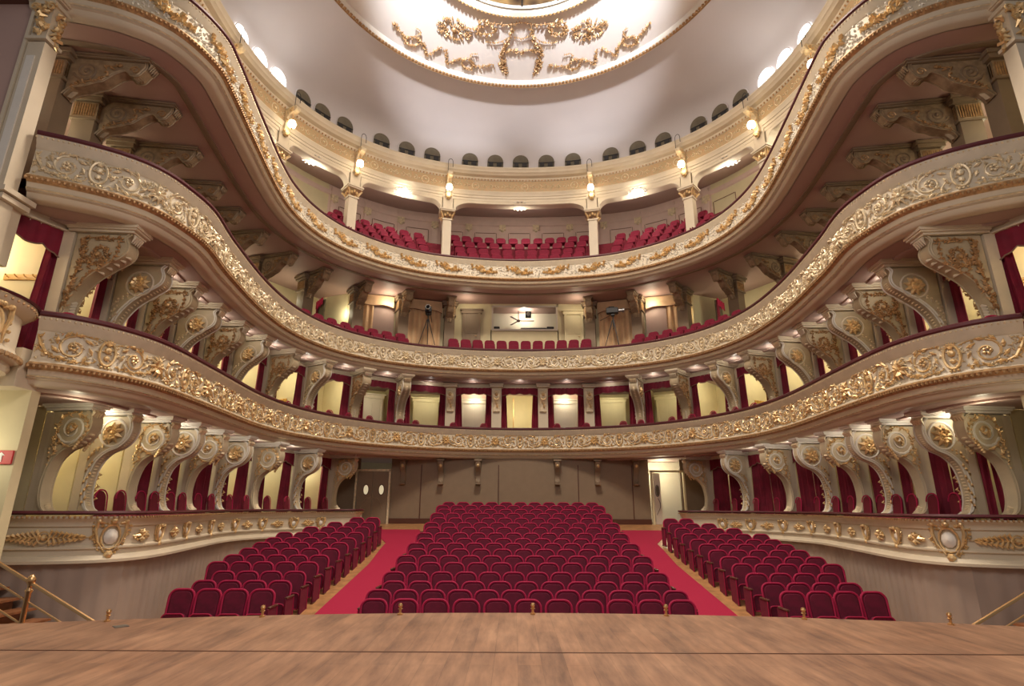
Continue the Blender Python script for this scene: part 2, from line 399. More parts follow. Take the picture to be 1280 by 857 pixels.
def balcony(C, zr, label, kind, cell):
    e = empty('balcony', (0, C.at(0)[1], zr-1.0), 0, label, 'balcony')
    inv = Vector((0, -C.at(0)[1], -(zr-1.0)))
    def part(mb, name, m, smooth=False):
        mb.v = [(p[0]+inv.x, p[1]+inv.y, p[2]+inv.z) for p in mb.v]; return mb.build(name, m, e, smooth)
    mb = MB(); C.sweep(mb, [(-.16, zr-.08), (-.16, zr-.01), (-.12, zr+.03), (.10, zr+.03), (.15, zr), (.15, zr-.05), (.12, zr-.08)]); o = part(mb, 'handrail', 'railwood', True)
    tag(o, 'dark padded handrail')
    mb = MB(); beads(mb, C, .10, zr-.115, .085, .026); tag(part(mb, 'rail_beading', 'goldpale', True), kind='stuff')
    t = zr-.16       # wall of the parapet with its mouldings
    mb = MB(); C.sweep(mb, [(-.12, t+.08), (.11, t+.08), (.09, t-.02), (.04, t-.08), (.03, t-.14), (.0, t-.17), (.0, zr-.86), (.03, zr-.90), (.07, zr-.93), (-.12, zr-.93)])
    part(mb, 'parapet_panel', 'panel', True)
    m2 = zr-.93
    mb = MB(); C.sweep(mb, [(-.1, m2), (.09, m2), (.13, m2-.03), (.13, m2-.05), (.03, m2-.13), (-.1, m2-.13)]); part(mb, 'gilt_moulding', 'gold2', True)
    mb = MB(); beads(mb, C, .10, m2-.07, .085, .034, sc=(1, 1, 1.5)); tag(part(mb, 'egg_moulding', 'gold2', True), kind='stuff')
    b0 = m2-.13
    mb = MB(); C.sweep(mb, [(-.1, b0), (.02, b0), (.0, b0-.03), (-.02, b0-.09), (-.04, b0-.10), (-.04, b0-.14), (-.10, b0-.16), (-.14, b0-.24), (-.2, b0-.27), (-.4, b0-.27), (-.4, b0)])
    part(mb, 'cornice_moulding', 'cream' if kind != 'C' else 'cream', True)
    mb = MB(); C.sweep(mb, [(-.02, b0-.095), (.0, b0-.11), (-.03, b0-.13)]); part(mb, 'gilt_fillet', 'goldpale', True)
    # gilded relief of the frieze
    mb = MB(); h = .55; zc = zr-.58
    n = int(round(2*C.half/cell)); n += (n % 2 == 0); cell = 2*C.half/n
    if kind != 'C':
        for i in range(n):
            u = (i-(n-1)/2)*cell
            relief_cell(mb, cell*.98, h, curve_xf(C, u, .0, zc))
            if i < n-1: rosette_cell(mb, h, curve_xf(C, u+cell/2, .0, zc))
    else:
        for i in range(n):
            u = (i-(n-1)/2)*cell; s = 1 if u > 0 else -1
            f = curve_xf(C, u, .0, zc+.02); sprig_cell(mb, h, lambda a, b, c, f=f, s=s: f(a*s, b, c))
    tag(part(mb, 'gilded_relief', 'gold' if kind == 'A' else 'goldpale' if kind == 'B' else 'gold', True), kind='stuff')
    mb = MB()
    for i in range(n*2): filler_cell(mb, cell/2, h, curve_xf(C, (i-(n*2-1)/2)*cell/2, .0, zc), i)
    tag(part(mb, 'stucco_foliage', 'goldpale' if kind != 'C' else 'white', True), kind='stuff')
    if kind == 'C':
        mb = MB()
        for i in range(n*9):
            u = (i-(n*9-1)/2)*cell/9; p = C.off(u, .01)
            for dz in (-.2, -.07, .06, .19): mb.ball((p[0], p[1], zc+dz+.06*(i % 2)), .03, 5, 3)
        tag(part(mb, 'stucco_flowers', 'white', True), kind='stuff')
    # floor slab and soffit
    mb = MB(); slab(mb, C, -.1, zr-.95, b0-.1, n=170); part(mb, 'floor_slab', 'darkwood')
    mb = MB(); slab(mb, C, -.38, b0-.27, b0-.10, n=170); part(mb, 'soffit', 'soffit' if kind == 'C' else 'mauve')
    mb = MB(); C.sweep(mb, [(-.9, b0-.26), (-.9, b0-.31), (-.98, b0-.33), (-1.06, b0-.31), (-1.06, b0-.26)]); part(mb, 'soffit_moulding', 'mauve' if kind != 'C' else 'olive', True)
    return e
ZA, ZB, ZC = 4.90, 8.50, 12.70
balA = balcony(RA, ZA, 'lowest curved balcony front with dense gilded scroll relief, directly above the stalls', 'A', 2.2)
balB = balcony(RB, ZB, 'middle curved balcony front with gilded scrolls and shell cartouches', 'B', 2.2)
balC = balcony(RC, ZC, 'uppermost sweeping balcony front with gilt leaf sprigs on cream stucco', 'C', 1.75)
SOF_A, SOF_B, SOF_C = ZA-1.33, ZB-1.33, ZC-1.33   # underside heights

# ------------------------------------------------------------------ room shell
mb = MB()
lip = [(x/10., 9.05-.02*(x/10.)**2) for x in range(-100, 101, 4)]
top = [(x, y, 0.) for x, y in lip]; n = len(top)
vs = top+[(x, -4., 0.) for x, y in lip]+[(x, y, -.14) for x, y in lip]+[(x, -4., -.14) for x, y in lip]
fs = []
for i in range(n-1): fs += [(i, i+1, n+i+1, n+i), (2*n+i, 2*n+i+1, i+1, i), (3*n+i, 3*n+i+1, 2*n+i+1, 2*n+i)]
mb.add(vs, fs); stage = struct(mb, 'stage_floor', 'stage')
mb = MB(); mb.add([(x, y-.12, -.14) for x, y in lip]+[(x, y-.12, -1.6) for x, y in lip], [(i, i+1, n+i+1, n+i) for i in range(n-1)]); struct(mb, 'wall_stage_apron', 'darkwood')
mb = MB(); mb.box((0, 6.7, .001), (19.6, .03, .006)); tag(mb.build('stage_seam', 'darkwood'), kind='structure'); bpy.data.objects['stage_seam'].name = 'trim_1'
# raked floor of the stalls
def zf(Y): return -1.18+(min(max(Y, 10.5), 24.3)-11.6)*.155 if Y > 10.5 else -1.35
def zfl(Y):
    Yc = min(max(Y, 9.0), 25.6); return -1.13+(Yc-11.6)*.150 if Yc < 20 else -1.13+8.4*.150+(Yc-20)*.118
mb = MB(); ys = [8.9+.5*i for i in range(35)]
rows = [[(-9.6, y, zfl(y)), (9.6, y, zfl(y))] for y in ys]; mb.grid(rows); struct(mb, 'floor', 'floorwood')
for nm, sg in (('left', -1), ('right', 1)):
    mb = MB(); ed = [(9.6, 3.55, 4.78), (14., 3.55, 4.7), (18, 3.55, 4.62), (21., 3.62, 4.8), (22.6, 3.7, 5.5), (23.9, 4.1, 5.9)]
    L = []
    for i in range(len(ed)-1):
        for k in range(8):
            t = k/8; L.append([ed[i][j]*(1-t)+ed[i+1][j]*t for j in range(3)])
    L.append(list(ed[-1])); rows = []
    for y, a, b in L:
        z = zfl(y); rows.append([(sg*a, y, z+.004), (sg*a, y, z+.018), (sg*b, y, z+.018), (sg*b, y, z+.004)])
    mb.grid(rows)
    tag(mb.build('aisle_carpet', 'carpet'), f'red carpet runner along the {nm} aisle of the stalls', 'carpet', 'aisle carpets')
# outer shell
def wall_strip(C, a, b, z0, z1, name, m, w=0., th=.12, step=.3):
    mb = MB(); C.sweep(mb, [(w, z0), (w, z1), (w-th, z1), (w-th, z0)], a, b, step); return struct(mb, name, m)
hw = WW.half
wall_strip(WW, -hw, -5.5, -1.2, 11.3, 'wall_left', 'yellow'); wall_strip(WW, 5.5, hw, -1.2, 11.3, 'wall_right', 'yellow')
wall_strip(WW, -hw, -11, 11.3, 18.6, 'wall_gallery_left', 'yellow'); wall_strip(WW, 11, hw, 11.3, 18.6, 'wall_gallery_right', 'yellow')
wall_strip(WW, -5.5, 5.5, 3.6, 11.3, 'wall_back', 'yellow'); wall_strip(WW, -11, 11, 11.3, 18.6, 'wall_gallery', 'pink')
# back wall of the stalls
mb = MB(); mb.box((0, 25.72, 2.3), (11.5, .12, 2.7)); mb.box((-8.2, 25.72, 2.3), (2.1, .12, 2.7)); mb.box((8.2, 25.72, 2.3), (2.1, .12, 2.7))
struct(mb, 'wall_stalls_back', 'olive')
mb = MB(); mb.box((0, 25.64, .86), (11.5, .06, .28)); struct(mb, 'baseboard_back', 'darkwood')
mb = MB(); 
for x in (-4.4, -.95, 2.6, 5.0): mb.box((x, 25.65, 2.15), (.04, .03, 2.3))
struct(mb, 'trim_2', 'darkwood')
# doors at the back of the stalls
def pane_oval(mb, x, y, z, rx, rz, th=.03):
    vs = [(x+rx*cos(2*pi*k/20), y, z+rz*sin(2*pi*k/20)) for k in range(20)]+[(x+rx*cos(2*pi*k/20), y-th, z+rz*sin(2*pi*k/20)) for k in range(20)]
    mb.add(vs, [tuple(range(20)), tuple(range(39, 19, -1))]+[(k, (k+1) % 20, 20+(k+1) % 20, 20+k) for k in range(20)])
d = empty('door_1', (-6.5, 25.5, .78)); d['kind'] = 'structure'
for k, x in enumerate((-.34, .34)):
    mb = MB(); mb.box((x, 0, 1.1), (.66, .06, 2.2)); lf = mb.build('leaf', 'olive', d)
    mb = MB(); pane_oval(mb, x+.06, -.03, 1.42, .10, .2); mb.build('oval_pane', 'glass', lf)
    mb = MB(); mb.tube([(x+.06+.12*cos(a), -.04, 1.42+.23*sin(a)) for a in [2*pi*k/20 for k in range(21)]], .014, 5); mb.build('pane_frame', 'darkwood', lf)
    sx_ = 1 if x > 0 else -1; mb = MB(); mb.tube([(sx_*(.03+.09*t), -.045, 1.12-.004*t**3-.03*t*(t < 2)) for t in [q*.7 for q in range(8)]], .011, 5); mb.build('carved_sweep', 'greengold', lf)
mb = MB(); mb.box((-.74, -.02, 1.12), (.08, .12, 2.3)); mb.box((.74, -.02, 1.12), (.08, .12, 2.3)); mb.box((0, -.02, 2.26), (1.56, .12, .08)); mb.build('door_frame', 'goldpale', d)
d = empty('door_2', (6.5, 25.5, .78)); d['kind'] = 'structure'
mb = MB(); mb.box((-.42, .16, 1.1), (.3, .05, 2.18)); lf = mb.build('open_leaf', 'doorwhite', d)
mb = MB(); pane_oval(mb, -.42, .12, 1.42, .06, .22); mb.build('oval_pane', 'lunglass', lf)
mb = MB(); mb.tube([(-.42+.085*cos(a), .12, 1.42+.25*sin(a)) for a in [2*pi*k/20 for k in range(21)]], .012, 5)
mb.tube([(-.42+.1*sin(t*2), .12, 1.1-.35*t) for t in [q/8 for q in range(17)]], .01, 4); mb.build('wrought_scroll', 'darkwood', lf)
mb = MB(); mb.box((-.68, -.02, 1.12), (.08, .12, 2.3)); mb.box((.74, -.02, 1.12), (.08, .12, 2.3)); mb.box((0, -.02, 2.26), (1.5, .12, .08)); mb.build('door_frame', 'yellow', d)
mb = MB(); mb.box((6.5, 27.4, 2.3), (3.4, .1, 2.9)); struct(mb, 'wall_lobby', 'screen')

# ------------------------------------------------------------------ parapet round the stalls boxes
CAR, ROS = [], []
Pa = PP.near((9.9, 10.35)); Pe = PP.near((6.02, 22.3))
def parapet(sg, side):
    e = empty('box_parapet', (sg*8., 16., .5), 0, f'long S-curved cream box parapet with gilt cartouches on the {side} of the stalls', 'parapet')
    if sg > 0: a, b = Pe, Pa
    else: a, b = -Pa, -Pe
    def part(mb, name, m, smooth=True):
        mb.v = [(p[0]-sg*8., p[1]-16., p[2]-.5) for p in mb.v]; return mb.build(name, m, e, smooth)
    mb = MB(); PP.sweep(mb, [(-.25, 1.33), (-.25, 1.39), (.08, 1.40), (.10, 1.36), (.06, 1.33)], a, b); part(mb, 'handrail', 'railwood')
    mb = MB(); beads(mb, PP, .07, 1.29, .08, .026, a, b); tag(part(mb, 'rail_beading', 'gold2'), kind='stuff')
    mb = MB(); PP.sweep(mb, [(-.14, 1.30), (.05, 1.30), (.05, 1.27), (.0, 1.22), (-.03, 1.17), (-.03, 1.13), (-.06, 1.10), (-.06, .80), (-.04, .78), (.0, .77), (.0, .74), (-.04, .72), (-.04, .63), (.0, .62), (.03, .57), (.07, .55), (.07, .50), (-.14, .50)], a, b)
    part(mb, 'parapet_panel', 'cream')
    # ornaments, alternating cartouche and rosette
    UC = [23.3, 21.95, 20.3, 18.3, 16.5, 15.25, 14.05, 13.0]; UR = [22.6, 21.1, 19.3, 17.4, 15.9, 14.65, 13.5]
    for i in range(8):
        big = 1.35 if i == 0 else .8
        for k in (0, 1):
            if k and i > 6: continue
            uu = sg*((UC, UR)[k][i]+(Pa-25.583)); f = curve_xf(PP, uu, -.05, .94)
            mb = MB(); mb.xf = f
            if k == 0:
                q = big*.2
                mb.tube([(q*.6*cos(t), q*.8*sin(t), .03) for t in [2*pi*j/12 for j in range(13)]], .022, 5, cap=False)
                for s2 in (-1, 1):
                    mb.tube([(s2*q*.5, q*.9, .03), (s2*q*.9, q*1.0, .05), (s2*q*.95, q*.4, .04), (s2*q*.75, -q*.3, .04), (s2*q*.3, -q*.95, .04)], [.02, .034, .028, .02, .012], 5, cap=False)
                    mb.ball((s2*q*.85, q*1.02, .05), .035*big, 6, 4)
                mb.ball((0, q*1.05, .05), .05*big, 6, 4); mb.ball((0, -q*1.15, .05), .06*big, 6, 4, (1, 1, .8))
                for s2 in (-1, 1): leaves(mb, [(s2*q*.9, q*1.1), (s2*q*1.15, q*.5), (s2*q*.85, -q*.3), (s2*q*.3, -q*1.0)], .035*big, .03, 3+i)
                leaves(mb, [(-q*.9, q*1.0), (-q*.4, q*.85), (q*.4, q*.85), (q*.9, q*1.0)], .035*big, .025, 5+i)
                mb.xf = None; o = part(mb, 'gilt_cartouche', 'gold')
                mb = MB(); mb.xf = f; mb.ball((0, 0, .01), q*.48, 10, 5, (1, 1.15, .5)); mb.xf = None
                mb.v = [(p[0]-sg*8., p[1]-16., p[2]-.5) for p in mb.v]; mb.build('shield', 'white', o, True)
            else:
                for j in range(8):
                    t = 2*pi*j/8; rr = .25 if j % 4 == 0 else .15
                    mb.tube([(0, 0, .02), (rr*.5*cos(t), rr*.45*sin(t), .05), (rr*cos(t), rr*.75*sin(t), .01)], [.016, .032, .006], 4, cap=False)
                leaves(mb, [(-.2, 0), (-.08, .05), (0, .08), (.08, .05), (.2, 0), (.08, -.05), (0, -.08), (-.08, -.05), (-.2, 0)], .035, .022, i)
                mb.ball((0, 0, .045), .032, 6, 4); mb.xf = None; part(mb, 'gilt_rosette', 'gold')
    # long horizontal spray at the stage end
    uu = sg*(Pa-1.25); f = curve_xf(PP, uu, -.05, .94); mb = MB(); mb.xf = f
    for s2 in (-1, 1):
        for j in range(7):
            x = s2*(.06+.075*j); h = .12*(1-j/8)
            for q in (-1, 1): mb.tube([(x, 0, .02), (x+s2*.06, q*h, .06), (x+s2*.13, q*h*.5, .02)], [.018, .03, .006], 4, cap=False)
        mb.tube([(0, 0, .03), (s2*.75, 0, .02)], [.02, .006], 5, cap=False)
    mb.tube([(.1*cos(t), .1*sin(t), .05) for t in [2*pi*j/12 for j in range(13)]], .016, 5, cap=False); mb.ball((0, 0, .03), .06, 7, 4); mb.xf = None
    part(mb, 'gilt_leaf_spray', 'gold')
    # wall under the parapet
    mb = MB(); rows = []; n = 260
    for i in range(n+1):
        u = a+(b-a)*i/n; fold = .012*sin(i*1.1)+.006*sin(i*2.7); p = PP.off(u, .0+fold-.06)
        rows.append([(p[0], p[1], .5), (p[0], p[1], zfl(p[1])-.05)])
    mb.grid(rows); o = mb.build('wall_'+side+'_plinth', 'taupe', None, True); o['kind'] = 'structure'
parapet(-1, 'left'); parapet(1, 'right')
mb = MB()
for sg in (-1, 1): bx_ = (6.08, 22.2), (7.3, 25.65); mb.box((sg*6.69, 23.92, .85), (3.66, .1, 1.0), atan2(3.45, sg*1.22))
struct(mb, 'trim_3', 'cream')

# ------------------------------------------------------------------ scroll consoles (x = out into the hall, z = up)
def catm(P, per=5):
    return [tuple(p) for p in crom(P, per)]
def mirror_y(mb, fn, w):
    for s in (-1, 1): fn(s, w)
def console(kind):
    """gilded scroll bracket; kinds: volute / rosette (stalls), leafy / wreath (first tier), long (second tier)"""
    e = empty('scroll_console'); W = .34
    if kind in ('volute', 'rosette'):
        H = 2.05; front = catm([(.30, 0), (.18, .10), (.10, .35), (.10, .68), (.19, 1.02), (.40, 1.25), (.68, 1.38), (.86, 1.56), (.92, 1.78), (.88, 1.96), (.8, H)])
        hx, hz, hr = .50, 1.68, .30; ab = .98
        mb = MB(); mb.box((-.12, 0, H/2), (.18, .2, H)); mb.box((-.02, 0, H/2), (.06, .25, H)); mb.build('post', 'cream', e)
    elif kind in ('leafy', 'wreath'):
        H = 1.9; W = .42; front = catm([(.10, 0), (.12, .3), (.2, .62), (.42, .95), (.75, 1.22), (1.02, 1.42), (1.08, 1.62), (1.02, 1.8), (1.1, H)])
        hx, hz, hr = .55, 1.42, .30; ab = 1.25
        mb = MB(); mb.box((-.14, 0, H/2-.1), (.22, .4, H+.2)); mb.build('post', 'cream', e)
    else:
        H = 1.0; W = .28; front = catm([(.02, 0), (.10, .12), (.2, .2), (.42, .27), (.6, .36), (.76, .42), (.96, .62), (1.15, .74), (1.28, .70), (1.36, .62), (1.48, .64), (1.56, .76), (1.62, .88), (1.6, H)])
        hx, hz, hr = .36, .66, .24; ab = 1.66
    if kind == 'rosette': W = .24
    if kind == 'volute': W = .27
    if kind in ('leafy', 'wreath'): W = .34
    body = {'long': 'greengold', 'leafy': 'oldcream', 'wreath': 'oldcream'}.get(kind, 'cream2')
    mb = MB(); out = [(0, 0)]+front+[(0, H)]; mb.prism(out, W, 0, .02); mb.build('bracket', body, e, True)
    gl = 'gold' if kind != 'long' else 'greengold'
    # edge mouldings along the front curve
    mb = MB()
    for s in (-1, 1):
        for k in (0, 1): mb.tube([(x-.05*k, s*(W/2-.0), z+(.0 if k == 0 else .02)) for x, z in front], .016+.006*k, 5)
    mb.build('edge_moulding', 'white' if kind in ('rosette', 'wreath') else body, e, True)
    # front leaf work: beads and acanthus down the face
    mb = MB(); nf = len(front)
    if kind in ('rosette', 'wreath'):       # ribs down the middle of the arm
        for i in range(6, nf-12):
            x, z = front[i]; mb.ball((x, 0, z), .028, 6, 4, (.7, 2.2, .8))
    else:
        mb.xf = lambda u, v, w: (v+w, u, 0)
        mb.xf = None
        for i in range(1, 7): x, z = front[i]; mb.tube([(x, -.05, z), (x+.05, 0, z+.02), (x, .05, z)], [.02, .045, .02], 5)
        for i in range(nf-24, nf-14, 2): x, z = front[i]; mb.tube([(x-.01, -W*.3, z), (x+.03, 0, z), (x-.01, W*.3, z)], [.012, .03, .012], 5)
    tx, tz = front[-3]
    for k in range(5): mb.tube([(tx-.02, -.1+.05*k, tz+.12), (tx+.09, -.12+.06*k, tz), (tx+.03, -.13+.065*k, tz-.13)], [.02, .042, .01], 5, cap=False)
    mb.build('face_carving', {'long': 'greengold', 'rosette': 'goldpale', 'wreath': 'goldpale', 'leafy': 'cream', 'volute': 'goldpale'}[kind], e, True)
    # side ornament
    for s in (-1, 1):
        y = s*(W/2+.005)
        if kind in ('volute', 'long'):
            mb = MB()
            sp = spiral(hx, hz, hr*1.05, 2.1, radians(200), 1, 30); mb.tube([(a, y, b) for a, b, c in sp], [.030-.018*i/30 for i in range(30)], 5)
            mb.ball((hx, y, hz), .05, 7, 4); mb.build('volute', 'white' if kind == 'volute' else 'olive', e, True)
            mb = MB()
            if kind == 'volute':
                mb.xf = lambda u, v, w, y=y, s=s: (u, y+s*w, v)
                leaves(mb, [(hx+hr*1.15*cos(radians(q)), hz+hr*1.15*sin(radians(q))) for q in range(-60, 271, 30)], .045, .03, 21)
                leaves(mb, [(.08, 1.5), (.2, 1.38), (.22, 1.22), (.12, 1.12)], .045, .03, 22); leaves(mb, [(hx-.05, hz), (hx+.06, hz+.02)], .07, .015, 23); mb.xf = None
                for k in range(8): mb.ball((.10+.03*sin(k*1.3), y, .95+.08*k), .03, 5, 3)
                for k in range(4): mb.ball((.62+.03*k, y, 1.27+.045*k), .04, 5, 3)
                mb.tube([(hx+.1*cos(t), y+s*.02, hz+.12*sin(t)) for t in [q*.6 for q in range(8)]], .022, 5)
            else:
                mb.xf = lambda u, v, w, y=y, s=s: (u, y+s*w, v); leaves(mb, [(.74, .84), (.95, .84), (1.1, .88)], .06, .05, 5); leaves(mb, [(.1, .2), (.4, .36), (.72, .5), (.85, .64)], .05, .045, 6); mb.xf = None
                mb.tube([(a, y, b) for a, b, c in spiral(1.38, .78, .11, 1.3, pi, -1, 14)], .02, 5)
            mb.build('gilt_leaves', 'gold' if kind == 'volute' else 'gold2', e, True)
        elif kind == 'leafy':
            mb = MB(); mb.xf = lambda u, v, w, y=y, s=s: (u, y+s*w, v)
            leaves(mb, [(.10, .2), (.12, .8), (.2, 1.15), (.22, 1.5), (.18, 1.78)], .06, .02, 11); leaves(mb, [(.3, 1.8), (.6, 1.8), (.9, 1.78)], .05, .03, 17); leaves(mb, [(.4, 1.15), (.5, 1.4), (.6, 1.3)], .06, .03, 19)
            leaves(mb, [(a, b) for a, b, c in spiral(.52, 1.42, .26, 1.5, pi, 1, 14)], .055, .022, 12); leaves(mb, [(.85, 1.75), (.9, 1.5), (.72, 1.22), (.42, .98), (.24, .68)], .05, .04, 13)
            mb.ball((.52, 1.42, .01), .07, 7, 4); mb.xf = None; mb.build('gilt_foliage', 'gold2', e, True)
        else:
            mb = MB(); mb.tube([(hx+hr*cos(t), y, hz+hr*sin(t)) for t in [2*pi*q/20 for q in range(21)]], .026, 6, cap=False)
            mb.build('ring_moulding', 'white' if kind == 'rosette' else 'cream', e, True)
            mb = MB()
            for q in (1., .55):
                for k in range(9):
                    a = 2*pi*k/9+q; r = hr*.82*q
                    mb.tube([(hx, y, hz), (hx+r*.6*cos(a), y+s*(.05+.03*(1-q)), hz+r*.6*sin(a)), (hx+r*cos(a), y+s*.01, hz+r*sin(a))], [.015, .055*q+.01, .01], 5, cap=False)
            mb.ball((hx, y+s*.05, hz), .05, 7, 4); mb.build('gilt_rosette', 'gold', e, True)
            mb = MB()
            for k in range(14):
                t = k/13; x = .07+.06*sin(k*2.1); z = (.15+1.1*t) if kind == 'rosette' else (.2+.75*t)
                x = min(x, .12); mb.tube([(x, y, z), (x+.05, y+s*.03, z+.05), (x+.02, y, z+.1)], [.01, .03, .008], 4, cap=False)
            for k in range(3):
                for q in range(2): mb.ball((.14+.09*k, y, hz-.45+.07*k+.06*q), .03, 5, 3)
            mb.build('gilt_leaves', 'gold' if kind == 'rosette' else 'goldpale', e, True)
    mb = MB()
    if kind != 'long':
        mb.box((ab/2-.12, 0, H+.045), (ab+.06, W+.12, .05)); mb.box((ab/2-.10, 0, H+.10), (ab+.14, W+.2, .05)); mb.box((ab/2-.10, 0, H+.15), (ab+.2, W+.26, .07))
    else:
        mb.box((ab/2-.05, 0, H+.02), (ab+.1, W+.12, .05)); mb.box((ab/2-.05, 0, H+.06), (ab+.16, W+.2, .05))
    mb.build('abacus', 'white' if kind in ('volute', 'rosette') else 'cream' if kind != 'long' else 'olive', e)
    return tag(e, 'x', 'console')

def pose(C, tip, Ldep):
    n = C.nrm(C.near(tip)); return (tip[0]-n[0]*Ldep, tip[1]-n[1]*Ldep), atan2(n[1], n[0])
SIDE = {-1: 'left', 1: 'right'}
MK = {k: Maker(console(k)) for k in ('volute', 'rosette', 'leafy', 'wreath', 'long')}
TS = [(9.12, 11.9), (8.7, 12.55), (8.5, 13.7), (8.4, 14.75), (8.45, 16.1), (8.45, 17.7), (8.15, 19.4), (7.6, 21.6), (6.85, 24.0)]
TA = [(8.2, 10.9), (8.4, 12.5), (8.58, 14.0), (8.75, 15.6), (8.8, 17.2), (8.7, 18.7), (8.3, 20.4), (7.6, 21.9), (6.4, 23.25), (4.95, 24.3)]
TB = [(8.7, 10.7), (9.0, 12.2), (9.4, 14.), (9.6, 15.8), (9.73, 17.36), (9.58, 18.95), (9.2, 20.8), (8.3, 22.3), (6.87, 23.7), (5.2, 24.75), (3.3, 25.55)]
RS, RAp, RBp = {}, {}, {}
for sg in (-1, 1):
    for i, t in enumerate(TS):
        (x, y), a = pose(GG, (sg*t[0], t[1]), .95); RS[sg, i] = (x, y, a)
        k = 'volute' if i % 2 == 0 else 'rosette'
        MK[k].put((x, y, 1.36), a, f'{"scrolled volute" if i % 2 == 0 else "round rosette"} console on the {SIDE[sg]} stalls box parapet, {ORD[i]} from the stage', 'consoles under the lowest balcony')
    for i, t in enumerate(TA):
        (x, y), a = pose(FA, (sg*t[0], t[1]), 1.28); RAp[sg, i] = (x, y, a)
        k = 'leafy' if i % 2 == 0 else 'wreath'
        MK[k].put((x, y, SOF_B-2.08), a, f'{"leafy" if i % 2 == 0 else "gilt wreath"} console under the middle balcony on the {SIDE[sg]}, {ORD[i]} from the stage', 'consoles under the middle balcony')
    for i, t in enumerate(TB):
        k = [1, 1, 1, 1, 1, 1, .9, .75, .6, .5, .45][i]; (x, y), a = pose(FB, (sg*t[0], t[1]), 1.66*k); RBp[sg, i] = (x, y, a)
        MK['long'].put((x, y, SOF_C-1.11), a, f'long shade-toned gilt bracket under the top balcony on the {SIDE[sg]}, {ORD[i]} from the stage', 'brackets under the top balcony', (k, 1, 1))
# piers behind the second tier brackets
def pier():
    e = empty('pier'); mb = MB(); mb.box((-.28, 0, 1.75), (.5, .5, 3.5)); mb.build('shaft', 'olive', e)
    mb = MB(); mb.box((-.28, 0, 3.05), (.56, .56, .42)); mb.build('capital_block', 'greengold', e)
    mb = MB(); mb.box((-.28, 0, 3.36), (.7, .7, .12)); mb.box((-.28, 0, 3.46), (.8, .8, .1)); mb.box((-.28, 0, 2.8), (.62, .62, .05))
    mb.build('capital_moulding', 'olive', e)
    mb = MB()
    for s in (-1, 1):
        for k in range(9): mb.box((-.5+.055*k, s*.285, 3.05), (.03, .02, .34)); mb.box((.0, s*(-.22+.055*k), 3.05), (.02, .03, .34))
    mb.build('fluting', 'gold2', e)
    return tag(e, 'x', 'pier')
MP = Maker(pier())
for sg in (-1, 1):
    for i in range(len(TB)):
        x, y, a = RBp[sg, i]; MP.put((x, y, 7.8), a, f'square pier on the middle balcony, {SIDE[sg]} side, {ORD[i]} from the stage', 'piers on the middle balcony')

# ------------------------------------------------------------------ curtains in the box openings
def xf_seg(p, q, back=.0):
    """frame along a segment p -> q; v is depth towards the hall"""
    dx, dy = q[0]-p[0], q[1]-p[1]; L = hypot(dx, dy); t = (dx/L, dy/L); n = (t[1], -t[0])
    if n[0]*(-p[0])+n[1]*(10-p[1]) < 0: n = (-n[0], -n[1])
    return L, t, n
def curtain(p, q, z0, z1, mode, label, group, m='drape', back=.2, dw=.36, vh=.36):
    """mode: part (drapes at both sides), closed, near/far (one drape)"""
    L, t, n = xf_seg(p, q); c = ((p[0]+q[0])/2-n[0]*back, (p[1]+q[1])/2-n[1]*back)
    e = empty('box_curtain', (c[0], c[1], z0), atan2(t[1], t[0]), label, 'curtain', group)
    hall = 1 if (n[0]*-t[1]+n[1]*t[0]) > 0 else -1
    W = L-.3; H = z1-z0
    def drape(x0, x1, flare=0.):
        mb = MB(); nx = max(10, int(abs(x1-x0)/.028)); nz = 12; rows = []; ph = random.random()*6
        for j in range(nz+1):
            tz = j/nz; r = []
            for i in range(nx+1):
                u = i/nx; x = x0+(x1-x0)*(u+ (flare*(u)*(.5-tz)*.5)); x += .015*sin(3*tz+ph)
                r.append((x, .045*sin(u*abs(x1-x0)*42+ph)+.012*sin(u*90+tz*3), H*tz))
            rows.append(r)
        mb.grid(rows); return mb.build('drape', m, e, True)
    d = min(dw, W*.42)
    if mode == 'closed': drape(-W/2, -.02); drape(.02, W/2)
    else:
        if mode in ('part', 'left'): drape(-W/2, -W/2+d, .5)
        if mode in ('part', 'right'): drape(W/2, W/2-d, .5)
    # scalloped valance with braid
    mb = MB(); nx = 40; rows = []
    low = []
    for i in range(nx+1):
        u = i/nx; x = -W/2+W*u; sc = vh*(1+.16*abs(sin(u*pi*4))-.18*sin(u*pi)) + (.25*max(0, 1-min(u, 1-u)/.12))*vh
        y = hall*(.09+.012*sin(u*60)); rows.append([(x, y, H), (x, y, H-sc*.5), (x, y, H-sc)]); low.append((x, y+hall*.01, H-sc))
    mb.grid(rows); va = mb.build('valance', m, e, True)
    mb = MB(); mb.tube(low, .018, 4); mb.build('braid', 'tassel', va)
    return e
OPEN_A, OPEN_S = [], []
